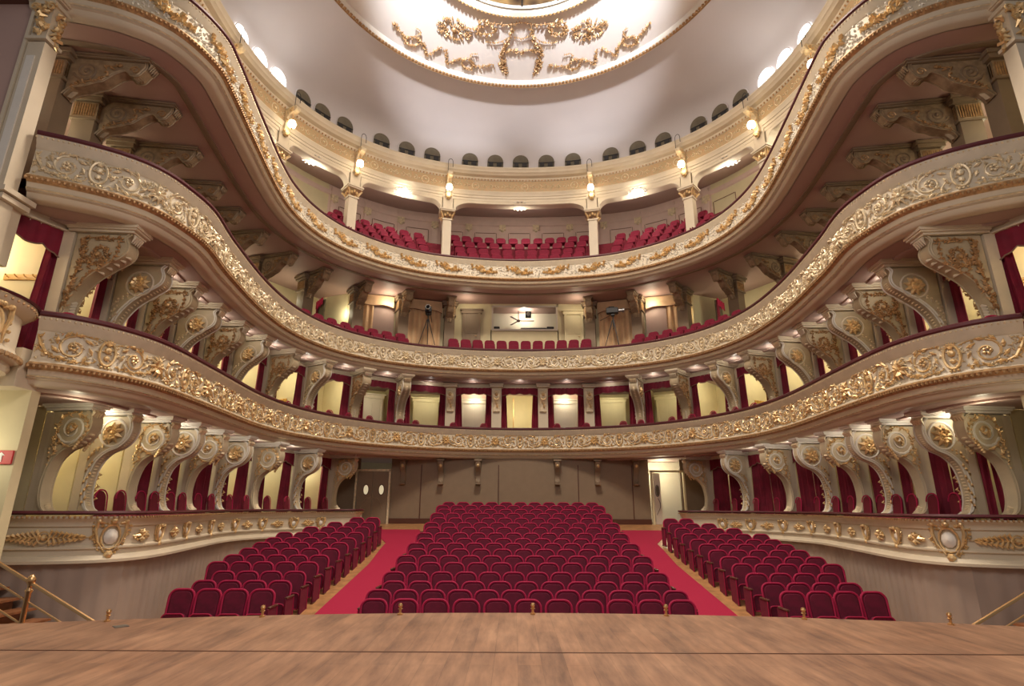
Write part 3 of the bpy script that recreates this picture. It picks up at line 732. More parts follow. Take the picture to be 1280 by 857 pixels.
for sg in (-1, 1):
    side = SIDE[sg]
    # stalls boxes
    for i in range(len(TS)-1):
        p = RS[sg, i][:2]; q = RS[sg, i+1][:2]; OPEN_S.append((sg, i, p, q))
        mode = 'closed' if sg > 0 else ['none', 'none', 'closed', 'closed', 'closed', 'part', 'part', 'part'][i]
        if mode != 'none':
            curtain(p, q, .75, 3.42, mode, f'burgundy box curtain at stalls level on the {side}, between {ORD[i]} and {ORD[i+1]} consoles', 'curtains of the stalls boxes', dw=.55)
    # first tier
    pts = [(sg*10.35, 8.8)]+[RAp[sg, i][:2] for i in range(len(TA))]+[(sg*3.28, 26.3), (sg*1.1, 26.42)]
    for i in range(len(pts)-1):
        nm = 'nearest the stage' if i == 0 else f'{ORD[i]} opening after the first console'
        curtain(pts[i], pts[i+1], 4.0, 7.0, 'part', f'burgundy curtain and valance in first-tier box on the {side}, {nm}', 'curtains of the first tier boxes', dw=.38, vh=.5 if i == 0 else .34)
        OPEN_A.append((sg, i, pts[i], pts[i+1]))
curtain((-1.1, 26.42), (1.1, 26.42), 4.0, 7.0, 'part', 'burgundy curtain and valance in the central opening of the first tier', 'curtains of the first tier boxes', dw=.36, vh=.33)
OPEN_A.append((0, 0, (-1.1, 26.42), (1.1, 26.42)))
# lintels over the openings
mbA, mbS = MB(), MB()
def bar(mb, p, q, z0, z1, th, back):
    L, t, n = xf_seg(p, q); c = ((p[0]+q[0])/2-n[0]*back, (p[1]+q[1])/2-n[1]*back)
    mb.box((c[0], c[1], (z0+z1)/2), (L+.1, th, z1-z0), atan2(t[1], t[0]))
for sg, i, p, q in OPEN_A: bar(mbA, p, q, 6.96, 7.18, .12, .18); bar(mbA, p, q, 6.99, 7.03, .2, .15)
for sg, i, p, q in OPEN_S: bar(mbS, p, q, 3.40, 3.60, .12, .18)
struct(mbA, 'trim_4', 'cream'); struct(mbS, 'trim_5', 'cream')
# partitions between the boxes, box floors
def partition(name, roots, z0, z1, m='yellow'):
    mb = MB()
    for x, y, a in roots:
        u = WW.near((x-3*cos(a), y-3*sin(a))); q = WW.at(u); p = (x-.28*cos(a), y-.28*sin(a))
        L = hypot(q[0]-p[0], q[1]-p[1]); mb.box(((p[0]+q[0])/2, (p[1]+q[1])/2, (z0+z1)/2), (L, .1, z1-z0), atan2(q[1]-p[1], q[0]-p[0]))
    return struct(mb, name, m)
for sg in (-1, 1):
    partition(f'wall_{SIDE[sg]}_stalls_boxes', [RS[sg, i] for i in range(len(TS))], .5, 3.55)
    partition(f'wall_{SIDE[sg]}_first_tier_boxes', [RAp[sg, i] for i in range(len(TA))], 4.0, 7.2)
partition('wall_centre_boxes', [(x, 26.35, -pi/2) for x in (-3.28, -1.1, 1.1, 3.28)], 4.0, 7.2)
for sg in (-1, 1):
    mb = MB(); a, b = (Pe, Pa) if sg > 0 else (-Pa, -Pe); n = 60; rows = []
    for i in range(n+1):
        u = a+(b-a)*i/n; p = PP.off(u, -.12); yy = min(max(p[1], 9.2), 25.5); q = WW.at(WW.near((sg*13., yy+.05*(yy-16))))
        rows.append([(p[0], p[1], .70), (q[0], q[1], .70), (q[0], q[1], .78), (p[0], p[1], .78)])
    mb.grid(rows, closed_u=True); struct(mb, f'floor_{SIDE[sg]}_boxes', 'darkwood')
# coat racks on partition walls
def rack():
    e = empty('coat_rack'); mb = MB(); mb.rbox((0, 0, 0), (.9, .03, .13), .01); mb.build('board', 'rack', e)
    mb = MB()
    for k in range(5): mb.tube([(-.36+.18*k, 0, 0), (-.36+.18*k, -.07, .01), (-.36+.18*k, -.09, .04)], [.012, .01, .014], 6)
    mb.build('pegs', 'rack', e, True); return tag(e, 'x', 'coat rack')
MR = Maker(rack())
for sg in (-1, 1):
    for lev, R, z, idx in (('stalls', RS, 2.38, range(1, 9)), ('first-tier', RAp, 5.55, range(0, 8))):
        for i in idx:
            if sg > 0 and lev == 'stalls': continue
            x, y, a = R[sg, i]; u = WW.near((x-3*cos(a), y-3*sin(a))); q = WW.at(u); t = .55 if (i or lev == 'stalls') else .25; zz = z if lev == 'stalls' else (5.75 if i else 6.0)
            X, Y = x+(q[0]-x)*t, y+(q[1]-y)*t; b = atan2(q[1]-y, q[0]-x)
            nx, ny = sin(b), -cos(b)
            if ny > 0: nx, ny = -nx, -ny
            MR.put((X+nx*.07, Y+ny*.07, zz), atan2(nx, -ny), f'varnished wooden coat rack in {lev} box on the {SIDE[sg]}, beside {ORD[i]} console from the stage', 'coat racks in the boxes')
# pilasters with gilt console in the middle of the first tier
def centre_pilaster():
    e = empty('pilaster'); mb = MB(); mb.box((0, 0, 1.5), (.46, .2, 3.1)); mb.build('shaft', 'cream', e)
    mb = MB(); mb.prism([(0, 0), (.1, .05), (.12, .5), (.2, .62), (.26, .8), (.2, .98), (0, 1.05)], .32, 0, .02)
    mb.v = [(y, -.1-x, z+1.75) for x, y, z in mb.v]; o = mb.build('console_block', 'goldpale', e, True)
    mb = MB(); mb.ball((0, -.36, 2.58), .09, 8, 5); mb.tube([(.13*cos(t), -.30, 2.5+.16*sin(t)) for t in [2*pi*k/12 for k in range(13)]], .03, 5)
    mb.xf = lambda u, v, w: (u, -.26-w, v); leaves(mb, [(-.08, 2.3), (0, 2.15), (.06, 1.95)], .05, .05, 4); leaves(mb, [(-.1, 2.4), (-.12, 2.6), (0, 2.72), (.12, 2.6), (.1, 2.4)], .045, .05, 5); mb.xf = None
    mb.build('gilt_mask', 'gold', o, True)
    mb = MB(); mb.box((0, -.12, 2.98), (.6, .4, .08)); mb.box((0, -.12, 3.06), (.66, .5, .06)); mb.build('cap_moulding', 'cream', e)
    return tag(e, 'x', 'pilaster')
MPi = Maker(centre_pilaster())
for k, x in enumerate((-3.28, -1.1, 1.1, 3.28)):
    MPi.put((x, 26.3, 4.0), 0, f'cream pilaster with gilt mask between central first-tier openings, {ORD[k]} from the left', 'central pilasters of the first tier')
# doors at the back of the first tier
def panel_door(x, y, z, w, h, name, m, rz=0):
    d = empty(name, (x, y, z), rz); d['kind'] = 'structure'
    mb = MB(); mb.box((0, 0, h/2), (w, .07, h)); lf = mb.build('leaf', m, d)
    mb = MB()
    for sx in (-.24, .24):
        for zz, hh in ((h*.28, h*.36), (h*.72, h*.38)): 
            mb.box((sx*w, -.045, zz), (w*.36, .02, hh))
    mb.build('panels', m, lf)
    mb = MB(); mb.box((-w/2-.06, -.02, h/2), (.12, .14, h+.1)); mb.box((w/2+.06, -.02, h/2), (.12, .14, h+.1)); mb.box((0, -.02, h+.08), (w+.36, .16, .16)); mb.box((0, -.04, h+.2), (w+.5, .22, .06))
    mb.build('door_frame', m, d); mb = MB(); mb.tube([(w*.38, -.06, h*.46), (w*.38, -.12, h*.46), (w*.28, -.12, h*.46)], .015, 6); mb.build('handle', 'brass', lf, True)
    return d
panel_door(-2.25, 28.1, 4.0, 1.15, 2.5, 'door_3', 'doorwhite'); panel_door(2.25, 28.1, 4.0, 1.15, 2.5, 'door_4', 'doorwhite')
mb = MB()
for x in (-2.2, 2.2): mb.box((x, 28.2, 5.6), (2.1, .08, 3.2))
struct(mb, 'wall_foyer', 'pink')
panel_door(-4.75, 28.2, 4.0, 1.0, 2.6, 'door_5', 'yellow', .15); panel_door(4.75, 28.2, 4.0, 1.0, 2.6, 'door_6', 'yellow', -.15)
panel_door(7.3, 27.2, 4.0, .9, 2.6, 'door_7', 'yellow', -.5); panel_door(-7.3, 27.2, 4.0, .9, 2.6, 'door_8', 'doorwhite', .5)
# foyer chandelier glimpsed through the central opening
e = empty('chandelier', (-.3, 28.3, 4.95), 0, 'small lit crystal chandelier seen through the central first-tier opening', 'chandelier')
mb = MB(); mb.lathe([(.02, 1.9), (.02, .3), (.06, .25), (.03, .15), (.09, .05), (.02, -.1)], n=10); mb.build('stem', 'brass', e, True)
for k in range(6):
    a = 2*pi*k/6; mb = MB(); mb.tube([(0, 0, .1), (.15*cos(a), .15*sin(a), 0), (.3*cos(a), .3*sin(a), .08)], .012, 5); arm = mb.build('arm', 'brass', e, True)
    mb = MB(); mb.ball((.3*cos(a), .3*sin(a), .15), .055, 8, 5); mb.build('bulb', 'lampglass', arm, True)

# ------------------------------------------------------------------ second tier: booth wall, doors, tan curtains
WB = [(-9.6, 25.9), (-8.3, 25.35), (-5.9, 26.1), (-3.7, 26.75), (3.7, 26.75), (5.9, 26.1), (8.3, 25.35), (9.6, 25.9)]
mb = MB()
for i in range(7):
    p, q = WB[i], WB[i+1]
    if i == 3:
        mb.box((-2.55, 26.75, 9.5), (2.3, .1, 3.8)); mb.box((2.85, 26.75, 9.5), (1.9, .1, 3.8)); mb.box((.25, 26.75, 8.8), (3.4, .1, 2.4)); mb.box((.25, 26.75, 11.35), (3.4, .1, .3))
    else: bar(mb, p, q, 7.6, 11.4, .1, 0)
struct(mb, 'wall_second_tier', 'yellow')
w = empty('window_1', (.25, 26.72, 10.6)); w['kind'] = 'structure'
mb = MB(); mb.box((-1.62, -.03, 0), (.07, .1, 1.3)); mb.box((1.62, -.03, 0), (.07, .1, 1.3)); mb.box((0, -.03, .62), (3.3, .1, .07)); mb.box((0, -.03, -.62), (3.3, .12, .09)); mb.build('frame', 'doorwhite', w)
mb = MB(); mb.box((.25, 28.2, 10.4), (3.6, .06, 2.)); struct(mb, 'wall_booth', 'screen')
mb = MB(); mb.tube([(0, 0, .5), (0, 0, 0)], .02, 8); mb.lathe([(.05, .02), (.1, -.02), (.08, -.1), (.01, -.12)], n=12); f = empty('ceiling_fan', (-.05, 27.4, 10.75), 0, 'ceiling fan inside the lit control booth window', 'fan')
mb.build('motor', 'darkwood', f, True)
for k in range(3):
    a = 2*pi*k/3; mb = MB(); mb.box((.45, 0, -.05), (.7, .1, .015)); mb.v = [(x*cos(a)-y*sin(a), x*sin(a)+y*cos(a), z) for x, y, z in mb.v]; mb.build('blade', 'darkwood', f)
e = empty('mixing_console', (.7, 27.0, 10.012), 0, 'black mixing console on the sill of the control booth window', 'mixing console')
mb = MB(); mb.rbox((0, 0, .06), (1.3, .4, .14), .02); mb.build('housing', 'black', e)
mb = MB()
for k in range(20): mb.box((-.57+.06*k, -.05, .145), (.02, .12, .03))
mb.build('faders', 'steel', e)
e = empty('booth_desk', (.25, 27.15, 8.0), 0, 'plain desk top behind the control booth window', 'desk'); mb = MB(); mb.rbox((0, 0, 1.97), (3.5, .7, .06), .01); mb.build('desk_top', 'wood', e); mb = MB(); mb.box((0, .3, .97), (3.3, .05, 1.94)); mb.build('modesty_panel', 'wood', e)
for x, w_, lb in ((-1.15, .3, 'dark equipment box at the left end of the control booth sill'), (1.55, .36, 'dark equipment box at the right end of the control booth sill')):
    mb = MB(); mb.rbox((x, 27.0, 10.112), (w_, .3, .22), .02); tag(mb.build('equipment_box', 'black'), lb, 'equipment box')
e = empty('loudspeaker', (.45, 27.3, 11.0), 0, 'black loudspeaker hanging beside the fan in the control booth', 'loudspeaker'); mb = MB(); mb.rbox((0, 0, 0), (.3, .25, .3), .02); mb.build('cabinet', 'black', e); mb = MB(); mb.lathe([(.1, 0), (.03, -.02), (.01, -.01)], n=14); mb.v = [(x, z-.13, y) for x, y, z in mb.v]; mb.build('cone', 'steel', e, True)
panel_door(-2.4, 26.6, 8.6, .66, 2.2, 'door_9', 'olive'); panel_door(2.7, 26.6, 8.6, .7, 2.15, 'door_10', 'yellow')
def tan_curtain(p, q, label, parts):
    L, t, n = xf_seg(p, q); c = ((p[0]+q[0])/2+n[0]*.2, (p[1]+q[1])/2+n[1]*.2)
    e = empty('draped_curtain', (c[0], c[1], 8.3), atan2(t[1], t[0]), label, 'curtain', 'tan curtains on the middle balcony')
    for x0, x1 in parts:
        mb = MB(); nx = max(10, int((x1-x0)*L/.03)); rows = []
        for j in range(6): rows.append([(L*(x0+(x1-x0)*i/nx), .05*sin(i*.75), 2.75*j/5) for i in range(nx+1)])
        mb.grid(rows); mb.build('drape', 'tan', e, True)
    s = -1 if (n[0]*-t[1]+n[1]*t[0]) < 0 else 1
    mb = MB(); rows = []; low = []
    for i in range(41):
        u = i/40; x = L*(u-.5); z = 2.42+.13*sin(u*pi)+.05*sin(u*pi*3)-.02; rows.append([(x, s*.10, 3.02), (x, s*.10, z)]); low.append((x, s*.11, z))
    mb.grid(rows); v = mb.build('pelmet', 'tan', e, True); mb = MB(); mb.tube(low, .016, 4); mb.build('braid', 'tassel', v)
for sg in (-1, 1):
    tan_curtain((sg*3.95, 26.6), (sg*5.7, 26.05), f'tan pleated curtain with pelmet on the middle balcony, {SIDE[sg]} of the booth', [(-.48, .48)])
    tan_curtain((sg*6.2, 25.9), (sg*8.2, 25.3), f'outer tan curtain part drawn open on the middle balcony, {SIDE[sg]} side', [(-.05, .48)])
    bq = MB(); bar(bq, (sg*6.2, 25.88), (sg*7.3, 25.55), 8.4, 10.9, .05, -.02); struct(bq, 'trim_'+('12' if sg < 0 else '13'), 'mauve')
    # doorway with red pelmet further round
    e = empty('doorway_pelmet', (sg*9.55, 25.15, 9.0), sg*.9, f'small red pelmet over dark doorway on the {SIDE[sg]} of the middle balcony', 'curtain')
    mb = MB(); mb.box((0, .08, .6), (.9, .06, 2.6)); mb.build('dark_opening', 'lunglass', e)
    mb = MB(); rows = [[(x/20-.5, -.03+.02*sin(x*1.2), 2.0), (x/20-.5, -.03+.02*sin(x*1.2), 1.62+.04*sin(x*.9))] for x in range(21)]; mb.grid(rows); mb.build('pelmet_cloth', 'rim', e, True)
    mb = MB(); rows = [[(x/40-.5, -.0+.03*sin(x*1.6), 1.9), (x/40-.5, .03*sin(x*1.6), -.5)] for x in range(12)]; mb.grid(rows); mb.build('drape', 'drape', e, True)

# cameras on tripods
def tripod():
    e = empty('camera_tripod')
    mb = MB(); mb.tube([(0, 0, .75), (0, 0, 1.32)], .025, 8); mb.build('column', 'black', e, True)
    for k in range(3):
        a = pi/2+2*pi*k/3; mb = MB(); mb.tube([(.03*cos(a), .03*sin(a), 1.15), (.38*cos(a), .38*sin(a), 0)], [.022, .014], 6); mb.ball((.38*cos(a), .38*sin(a), .01), .022, 6, 4); mb.build('leg', 'black', e, True)
    mb = MB(); mb.rbox((0, 0, 1.37), (.14, .16, .1), .02); mb.build('head', 'black', e)
    mb = MB(); mb.rbox((0, .02, 1.55), (.26, .5, .26), .03); mb.rbox((0, .05, 1.72), (.08, .24, .05), .01); b = mb.build('camera_body', 'black', e)
    mb = MB(); mb.lathe([(.07, 0), (.07, .16), (.1, .18), (.1, .26), (.085, .26), (.07, .2)], n=16); mb.v = [(x, -.22-z, 1.55+y) for x, y, z in mb.v]; mb.build('lens', 'steel', b, True)
    mb = MB(); mb.tube([(.1, .1, 1.4), (.14, .55, 1.2)], .014, 6); mb.build('pan_handle', 'black', e, True)
    return tag(e, 'x', 'camera tripod')
MT = Maker(tripod())
MT.put((-4.33, 24.98, 8.66), .1, 'black video camera on a tripod on the middle balcony, left of centre', 'camera tripods', (1.12,)*3)
MT.put((4.38, 24.98, 8.66), 1.35, 'black video camera on a tripod turned sideways, middle balcony right of centre', 'camera tripods', (1.12,)*3)

# ------------------------------------------------------------------ seats
def rounded(w, h, r, n=5, zb=0.):
    P = [(-w/2*.94, zb), (w/2*.94, zb)]
    for k in range(n+1):
        a = pi/2*k/n; P.append((w/2-r+r*cos(a), h-r+r*sin(a)))
    for k in range(n+1):
        a = pi/2+pi/2*k/n; P.append((-w/2+r+r*cos(a), h-r+r*sin(a)))
    return P
def seat():
    e = empty('stalls_chair')
    def tilt(mb, y0, z0, ang):
        mb.v = [(x, y0+y*cos(ang)+z*sin(ang), z0-y*sin(ang)+z*cos(ang)) for x, y, z in mb.v]
    o = rounded(.50, .62, .15)
    mb = MB(); mb.prism(o, .09, 0, .015)
    cx = [(x*.84, .05+z*.86) for x, z in o]; mb.prism(cx, .03, -.055, .012)
    tilt(mb, .15, .27, .20); mb.build('backrest', 'velvet', e, True)
    mb = MB(); mb.tube([(x, -.045, z) for x, z in o+[o[0]]], .025, 6, cap=False); tilt(mb, .15, .27, .20); mb.build('backrest_piping', 'rim', e, True)
    o2 = rounded(.44, .33, .09)
    mb = MB(); mb.prism(o2, .11, 0, .02); tilt(mb, -.03, .13, .12); mb.build('tip_up_seat', 'velvet', e, True)
    mb = MB(); mb.tube([(x, -.06, z) for x, z in o2+[o2[0]]], .013, 5, cap=False); tilt(mb, -.03, .13, .12); mb.build('seat_piping', 'rim', e, True)
    return tag(e, 'x', 'theatre seat')
def arm():
    e = empty('row_end_panel')
    mb = MB(); mb.prism([(-.22, 0), (.2, 0), (.24, .58), (-.2, .58)], .035, 0, .006); mb.v = [(y, x, z) for x, y, z in mb.v]; mb.build('side_panel', 'velvet', e)
    mb = MB(); mb.rbox((0, -.02, .60), (.06, .42, .04), .012); mb.build('arm_top', 'darkwood', e)
    mb = MB(); mb.box((0, 0, .02), (.06, .44, .04)); mb.build('foot', 'darkwood', e)
    mb = MB(); mb.tube([(-.022, -.22, .02), (-.022, -.2, .57)], .012, 5); mb.build('edge_piping', 'rim', e)
    return tag(e, 'x', 'seat end panel')
MS, ME = Maker(seat()), Maker(arm())
SP = .556; Y0, DY = 11.6, .74
tot = 0
for k in range(17):
    Y = Y0+DY*k; z = -1.13+(.1495*11.6*0); 
    tans = [-.1495, -.135, -.1216, -.1068, -.0919, -.0807, -.07, -.0605, -.0528, -.0439, -.0349, -.0271, -.0193, -.0115, -.0049, .0016, .0069][k]
    z = 1.5+tans*Y-.885
    n = 11 if k % 2 == 0 else 12
    sp = SP if n == 12 else SP*1.045
    if k in (0,): sp = SP*1.07
    for i in range(n):
        x = (i-(n-1)/2)*sp
        side = f'{ORD[i]} from the left' if i < n/2 else f'{ORD[n-1-i]} from the right'
        MS.put((x, Y, z), 0, f'crimson seat, centre stalls block, {ORD[k]} row from stage, {side}', 'stalls seats'); tot += 1
    for s in (-1, 1):
        ME.put((s*(n*sp/2+.01), Y, z), 0 if s < 0 else pi, f'crimson end panel of the {ORD[k]} row, centre block, {SIDE[s]} end', 'row end panels')
    if 1 <= k <= 12:
        cnt = [0, 4, 4, 4, 5, 5, 5, 5, 5, 5, 4, 3, 2][k]; xa = [0, 5.17, 5.12, 5.08, 5.05, 5.03, 4.99, 4.97, 4.95, 4.93, 4.93, 4.93, 4.95][k]
        for s in (-1, 1):
            for i in range(cnt):
                MS.put((s*(xa+.28+.553*i), Y, z), s*-.06, f'crimson seat, {SIDE[s]} stalls block, {ORD[k-1]} row from stage, {ORD[i]} from aisle', 'stalls seats'); tot += 1
            ME.put((s*(xa-.02), Y, z), 0 if s > 0 else pi, f'crimson end panel of the {ORD[k-1]} row, {SIDE[s]} block, beside the aisle', 'row end panels')
def row_seat():
    e = empty('gallery_chair')
    mb = MB(); mb.prism(rounded(.49, .5, .14), .08, 0, .015); mb.v = [(x, .16+y+z*.15, .40+z) for x, y, z in mb.v]; mb.build('backrest', 'velvet_gallery', e, True)
    mb = MB(); mb.rbox((0, -.03, .40), (.44, .4, .12), .03); mb.build('cushion', 'velvet_gallery', e, True)
    mb = MB()
    for s in (-1, 1): mb.box((s*.23, 0, .3), (.03, .36, .6))
    mb.build('armrests', 'velvetdark', e); return tag(e, 'x', 'theatre seat')
MG = Maker(row_seat())
def seat_row(C, w, ztop, a, b, sp, text, grp):
    n = max(1, int(round((b-a)/sp))); 
    for i in range(n):
        u = a+(i+.5)*(b-a)/n; p = C.off(u, w); q = C.nrm(u)
        rz = atan2(q[1], q[0])+pi/2
        MG.put((p[0], p[1], ztop-.92), rz, f'{text}, {ORD[i]} from left', grp)
for r, (w, z) in enumerate(((-.62, 13.38), (-1.4, 14.05), (-2.2, 14.78), (-3.0, 15.5))):
    hw_ = 2.95+.04*r
    seat_row(RC, w, z, -hw_, hw_, .54 if r < 3 else .5, f'crimson seat, central gallery block, {ORD[r]} row up', 'gallery seats')
    if r < 3 or True:
        for sg in (-1, 1):
            a, b = (4.0, 8.9-.5*r); a, b = (a, b) if sg > 0 else (-b, -a)
            seat_row(RC, w, z-.15, a, b, .5, f'crimson seat, {SIDE[sg]} gallery block, {ORD[r]} row up', 'gallery seats')
for r, (w, z) in enumerate(((-.5, 8.98), (-1.08, 9.36))):
    seat_row(RB, w, z, -3.25, 3.25, .52, f'dark red seat, centre of middle balcony, {ORD[r]} row', 'middle balcony seats')
    for sg in (-1, 1):
        for part, (a, b) in (('inner', (4.9, 9.4)), ('outer', (9.9, 13.6))):
            if r == 1 and part == 'outer': continue
            dz = -.08 if part == 'outer' else 0
            a, b = (a, b) if sg > 0 else (-b, -a)
            seat_row(RB, w, z+dz, a, b, .6, f'dark red seat, {SIDE[sg]} of middle balcony, {part} group, {ORD[r]} row', 'middle balcony seats')
# stepped platforms under those seats
mb = MB(); RC.sweep(mb, [(-.2, 11.6), (-.2, 12.45), (-1.05, 12.45), (-1.05, 13.1), (-1.85, 13.1), (-1.85, 13.85), (-2.6, 13.85), (-2.6, 14.55), (-3.5, 14.55), (-3.5, 11.6)], -9., 9.); struct(mb, 'floor_gallery_steps', 'velvetdark')
mb = MB(); RB.sweep(mb, [(-.15, 7.5), (-.15, 8.05), (-.8, 8.05), (-.8, 8.43), (-1.5, 8.43), (-1.5, 7.5)], -9.5, 9.5); struct(mb, 'floor_second_tier_steps', 'darkwood')
mb = MB()
for sg in (-1, 1): RB.sweep(mb, [(-.15, 7.5), (-.15, 7.97), (-.8, 7.97), (-.8, 7.5)], *((9.5, 13.8) if sg > 0 else (-13.8, -9.5)))
struct(mb, 'floor_second_tier_sides', 'darkwood')
def chair():
    e = empty('box_chair')
    mb = MB(); mb.prism(rounded(.40, .5, .17), .07, 0, .018); mb.v = [(x, .18+y+z*.12, .52+z) for x, y, z in mb.v]; mb.build('backrest', 'velvetdark', e, True)
    mb = MB(); mb.tube([(x, .135+z*.12, .52+z) for x, z in rounded(.42, .52, .18)[1:]], .018, 5, cap=False); mb.build('back_frame', 'rim', e, True)
    mb = MB(); mb.rbox((0, -.02, .46), (.44, .42, .09), .03); mb.build('cushion', 'velvetdark', e, True)
    for sx in (-1, 1):
        for sy in (-1, 1): mb = MB(); mb.tube([(sx*.18, .18*sy, .43), (sx*.20, .2*sy, 0)], [.022, .014], 6); mb.build('leg', 'darkwood', e)
    return tag(e, 'x', 'chair')
MC = Maker(chair())
for sg in (-1, 1):
    for i in range(1, 8):
        x, y, a = RS[sg, i]; x2, y2, a2 = RS[sg, i+1]
        for k, t in enumerate((.25, .72)):
            X, Y = x+(x2-x)*t+.30*cos(a), y+(y2-y)*t+.30*sin(a)
            MC.put((X, Y, .79), a+pi/2+.1*(k-.5), f'dark red chair behind the {SIDE[sg]} stalls parapet, {"stage" if k == 0 else "far"} side of the {ORD[i]} bay', 'chairs in the stalls boxes', (.78, .9, 1))
ca = [u for u in (-17.5, -15.7, -13.9, -12.1, -10.2, -9.3, -8.3, -7.4, -6.5, -5.2, -4.5, -2.9, -1.6)]
for sg in (-1, 1):
    for j, u in enumerate(ca):
        uu = u if sg < 0 else -u; p = RA.off(uu, -.50); q = RA.nrm(uu)
        MC.put((p[0], p[1], 4.17), atan2(q[1], q[0])+pi/2+.15*sin(j*2.), f'dark red chair top showing over the first-tier rail on the {SIDE[sg]}, {ORD[len(ca)-1-j]} from the centre', 'first tier chairs')
p = RA.off(20.6, -.5)
for sg in (-1, 1):
    p = RA.off(sg*20.9, -.55); q = RA.nrm(sg*20.9); MC.put((p[0], p[1], 4.12), atan2(q[1], q[0])+pi/2, f'dark red chair by the first-tier curtain nearest the stage on the {SIDE[sg]}', 'first tier chairs')

# ------------------------------------------------------------------ upper arcade
AR = empty('gallery_arcade', (0, 25., 16.), 0, 'cream and gold entablature with wide basket arches round the top gallery', 'arcade')
def apart(mb, name, m, smooth=True):
    mb.v = [(x, y-25., z-16.) for x, y, z in mb.v]; return mb.build(name, m, AR, smooth)
da, db = -DD.half*.93, DD.half*.93
mb = MB(); DD.sweep(mb, [(-.9, 18.23), (0, 18.23), (0.02, 18.15), (-.03, 18.08), (-.05, 17.98), (-.12, 17.93), (-.16, 17.86), (-.34, 17.80), (-.36, 17.72), (-.42, 17.66), (-.9, 17.66)], da, db, .3); apart(mb, 'cornice', 'cream')
mb = MB(); beads(mb, DD, -.37, 17.70, .16, .04, da, db, (1, 1, 1.4)); tag(apart(mb, 'dentils', 'gold2'), kind='stuff')
mb = MB(); DD.sweep(mb, [(-.9, 17.66), (-.42, 17.66), (-.42, 17.04), (-.9, 17.04)], da, db, .3); apart(mb, 'painted_frieze', 'frieze_col')
mb = MB(); n = int((db-da)/.62)
for i in range(n):
    u = da+.62*i; mb.xf = curve_xf(DD, u, -.42, 17.34)
    if i % 4 == 0:
        mb.tube([(.17*cos(t), .2*sin(t), .01) for t in [2*pi*k/12 for k in range(13)]], .02, 4, cap=False); mb.ball((0, 0, .02), .06, 6, 3)
    else:
        for sg in (-1, 1): mb.tube([(a, b, .01) for a, b, c in spiral(sg*.14, 0, .13, 1.2, pi/2, -sg, 9)], .016, 4, cap=False)
    mb.ball((.31, 0, .01), .04, 5, 3); mb.xf = None
tag(apart(mb, 'frieze_ornament', 'goldpale'), kind='stuff')
mb = MB(); DD.sweep(mb, [(-.9, 17.04), (-.36, 17.04), (-.34, 16.98), (-.38, 16.9), (-.40, 16.80), (-.43, 16.78), (-.43, 16.66), (-.46, 16.64), (-.46, 16.50), (-.9, 16.50)], da, db, .3); apart(mb, 'architrave', 'cream')
PIER = [(3.42, 24.4), (7.37, 22.65), (9.72, 20.0), (10.25, 16.6), (10.1, 13.2), (9.2, 10.2)]
us = sorted([DD.near((sg*x, y)) for x, y in PIER for sg in (-1, 1)])
for i in range(len(us)-1):
    a, b = us[i]+.28, us[i+1]-.28; mb = MB(); rows = []; n = 40
    for k in range(n+1):
        u = a+(b-a)*k/n; t = abs(2*k/n-1); h = 16.32 if t < .72 else 15.72+.60*sqrt(max(0, 1-((t-.72)/.28)**2))
        p = [DD.off(u, w) for w in (-.48, -.44, -.44, -.48, -.85)]
        rows.append([(p[0][0], p[0][1], 16.52), (p[1][0], p[1][1], h+.10), (p[2][0], p[2][1], h+.03), (p[3][0], p[3][1], h), (p[4][0], p[4][1], h), (p[4][0], p[4][1], 16.52)])
    mb.grid(rows, closed_u=True); apart(mb, 'arch_spandrel', 'cream')
def col():
    e = empty('gallery_column'); mb = MB(); mb.box((0, 0, 1.75), (.42, .42, 3.5)); 
    for sy in (-1, 1): mb.box((0, sy*.0, .25), (.52, .52, .5))
    mb.build('shaft', 'cream', e)
    mb = MB(); mb.box((0, 0, 4.62), (.5, .5, 1.0)); mb.build('impost', 'cream', e)
    mb = MB(); mb.box((0, 0, 3.54), (.5, .5, .08)); mb.box((0, 0, 3.98), (.72, .72, .06)); mb.box((0, 0, 4.05), (.8, .8, .08)); c = mb.build('capital', 'cream', e)
    mb = MB()
    for sx in (-1, 1):
        for sy in (-1, 1):
            mb.tube([(sx*.2, sy*.2, 3.6), (sx*.27, sy*.27, 3.78), (sx*.34, sy*.34, 3.86), (sx*.30, sy*.30, 3.92)], [.03, .06, .05, .02], 6)
    for a in range(4):
        for k in (-.12, 0, .12):
            x, y = (.24, k); x, y = x*cos(a*pi/2)-y*sin(a*pi/2), x*sin(a*pi/2)+y*cos(a*pi/2); mb.ball((x, y, 3.78+.08*(k == 0)), .06, 6, 4, (1, 1, 1.5))
    mb.build('gilt_leaves', 'gold', c, True); return tag(e, 'x', 'column')
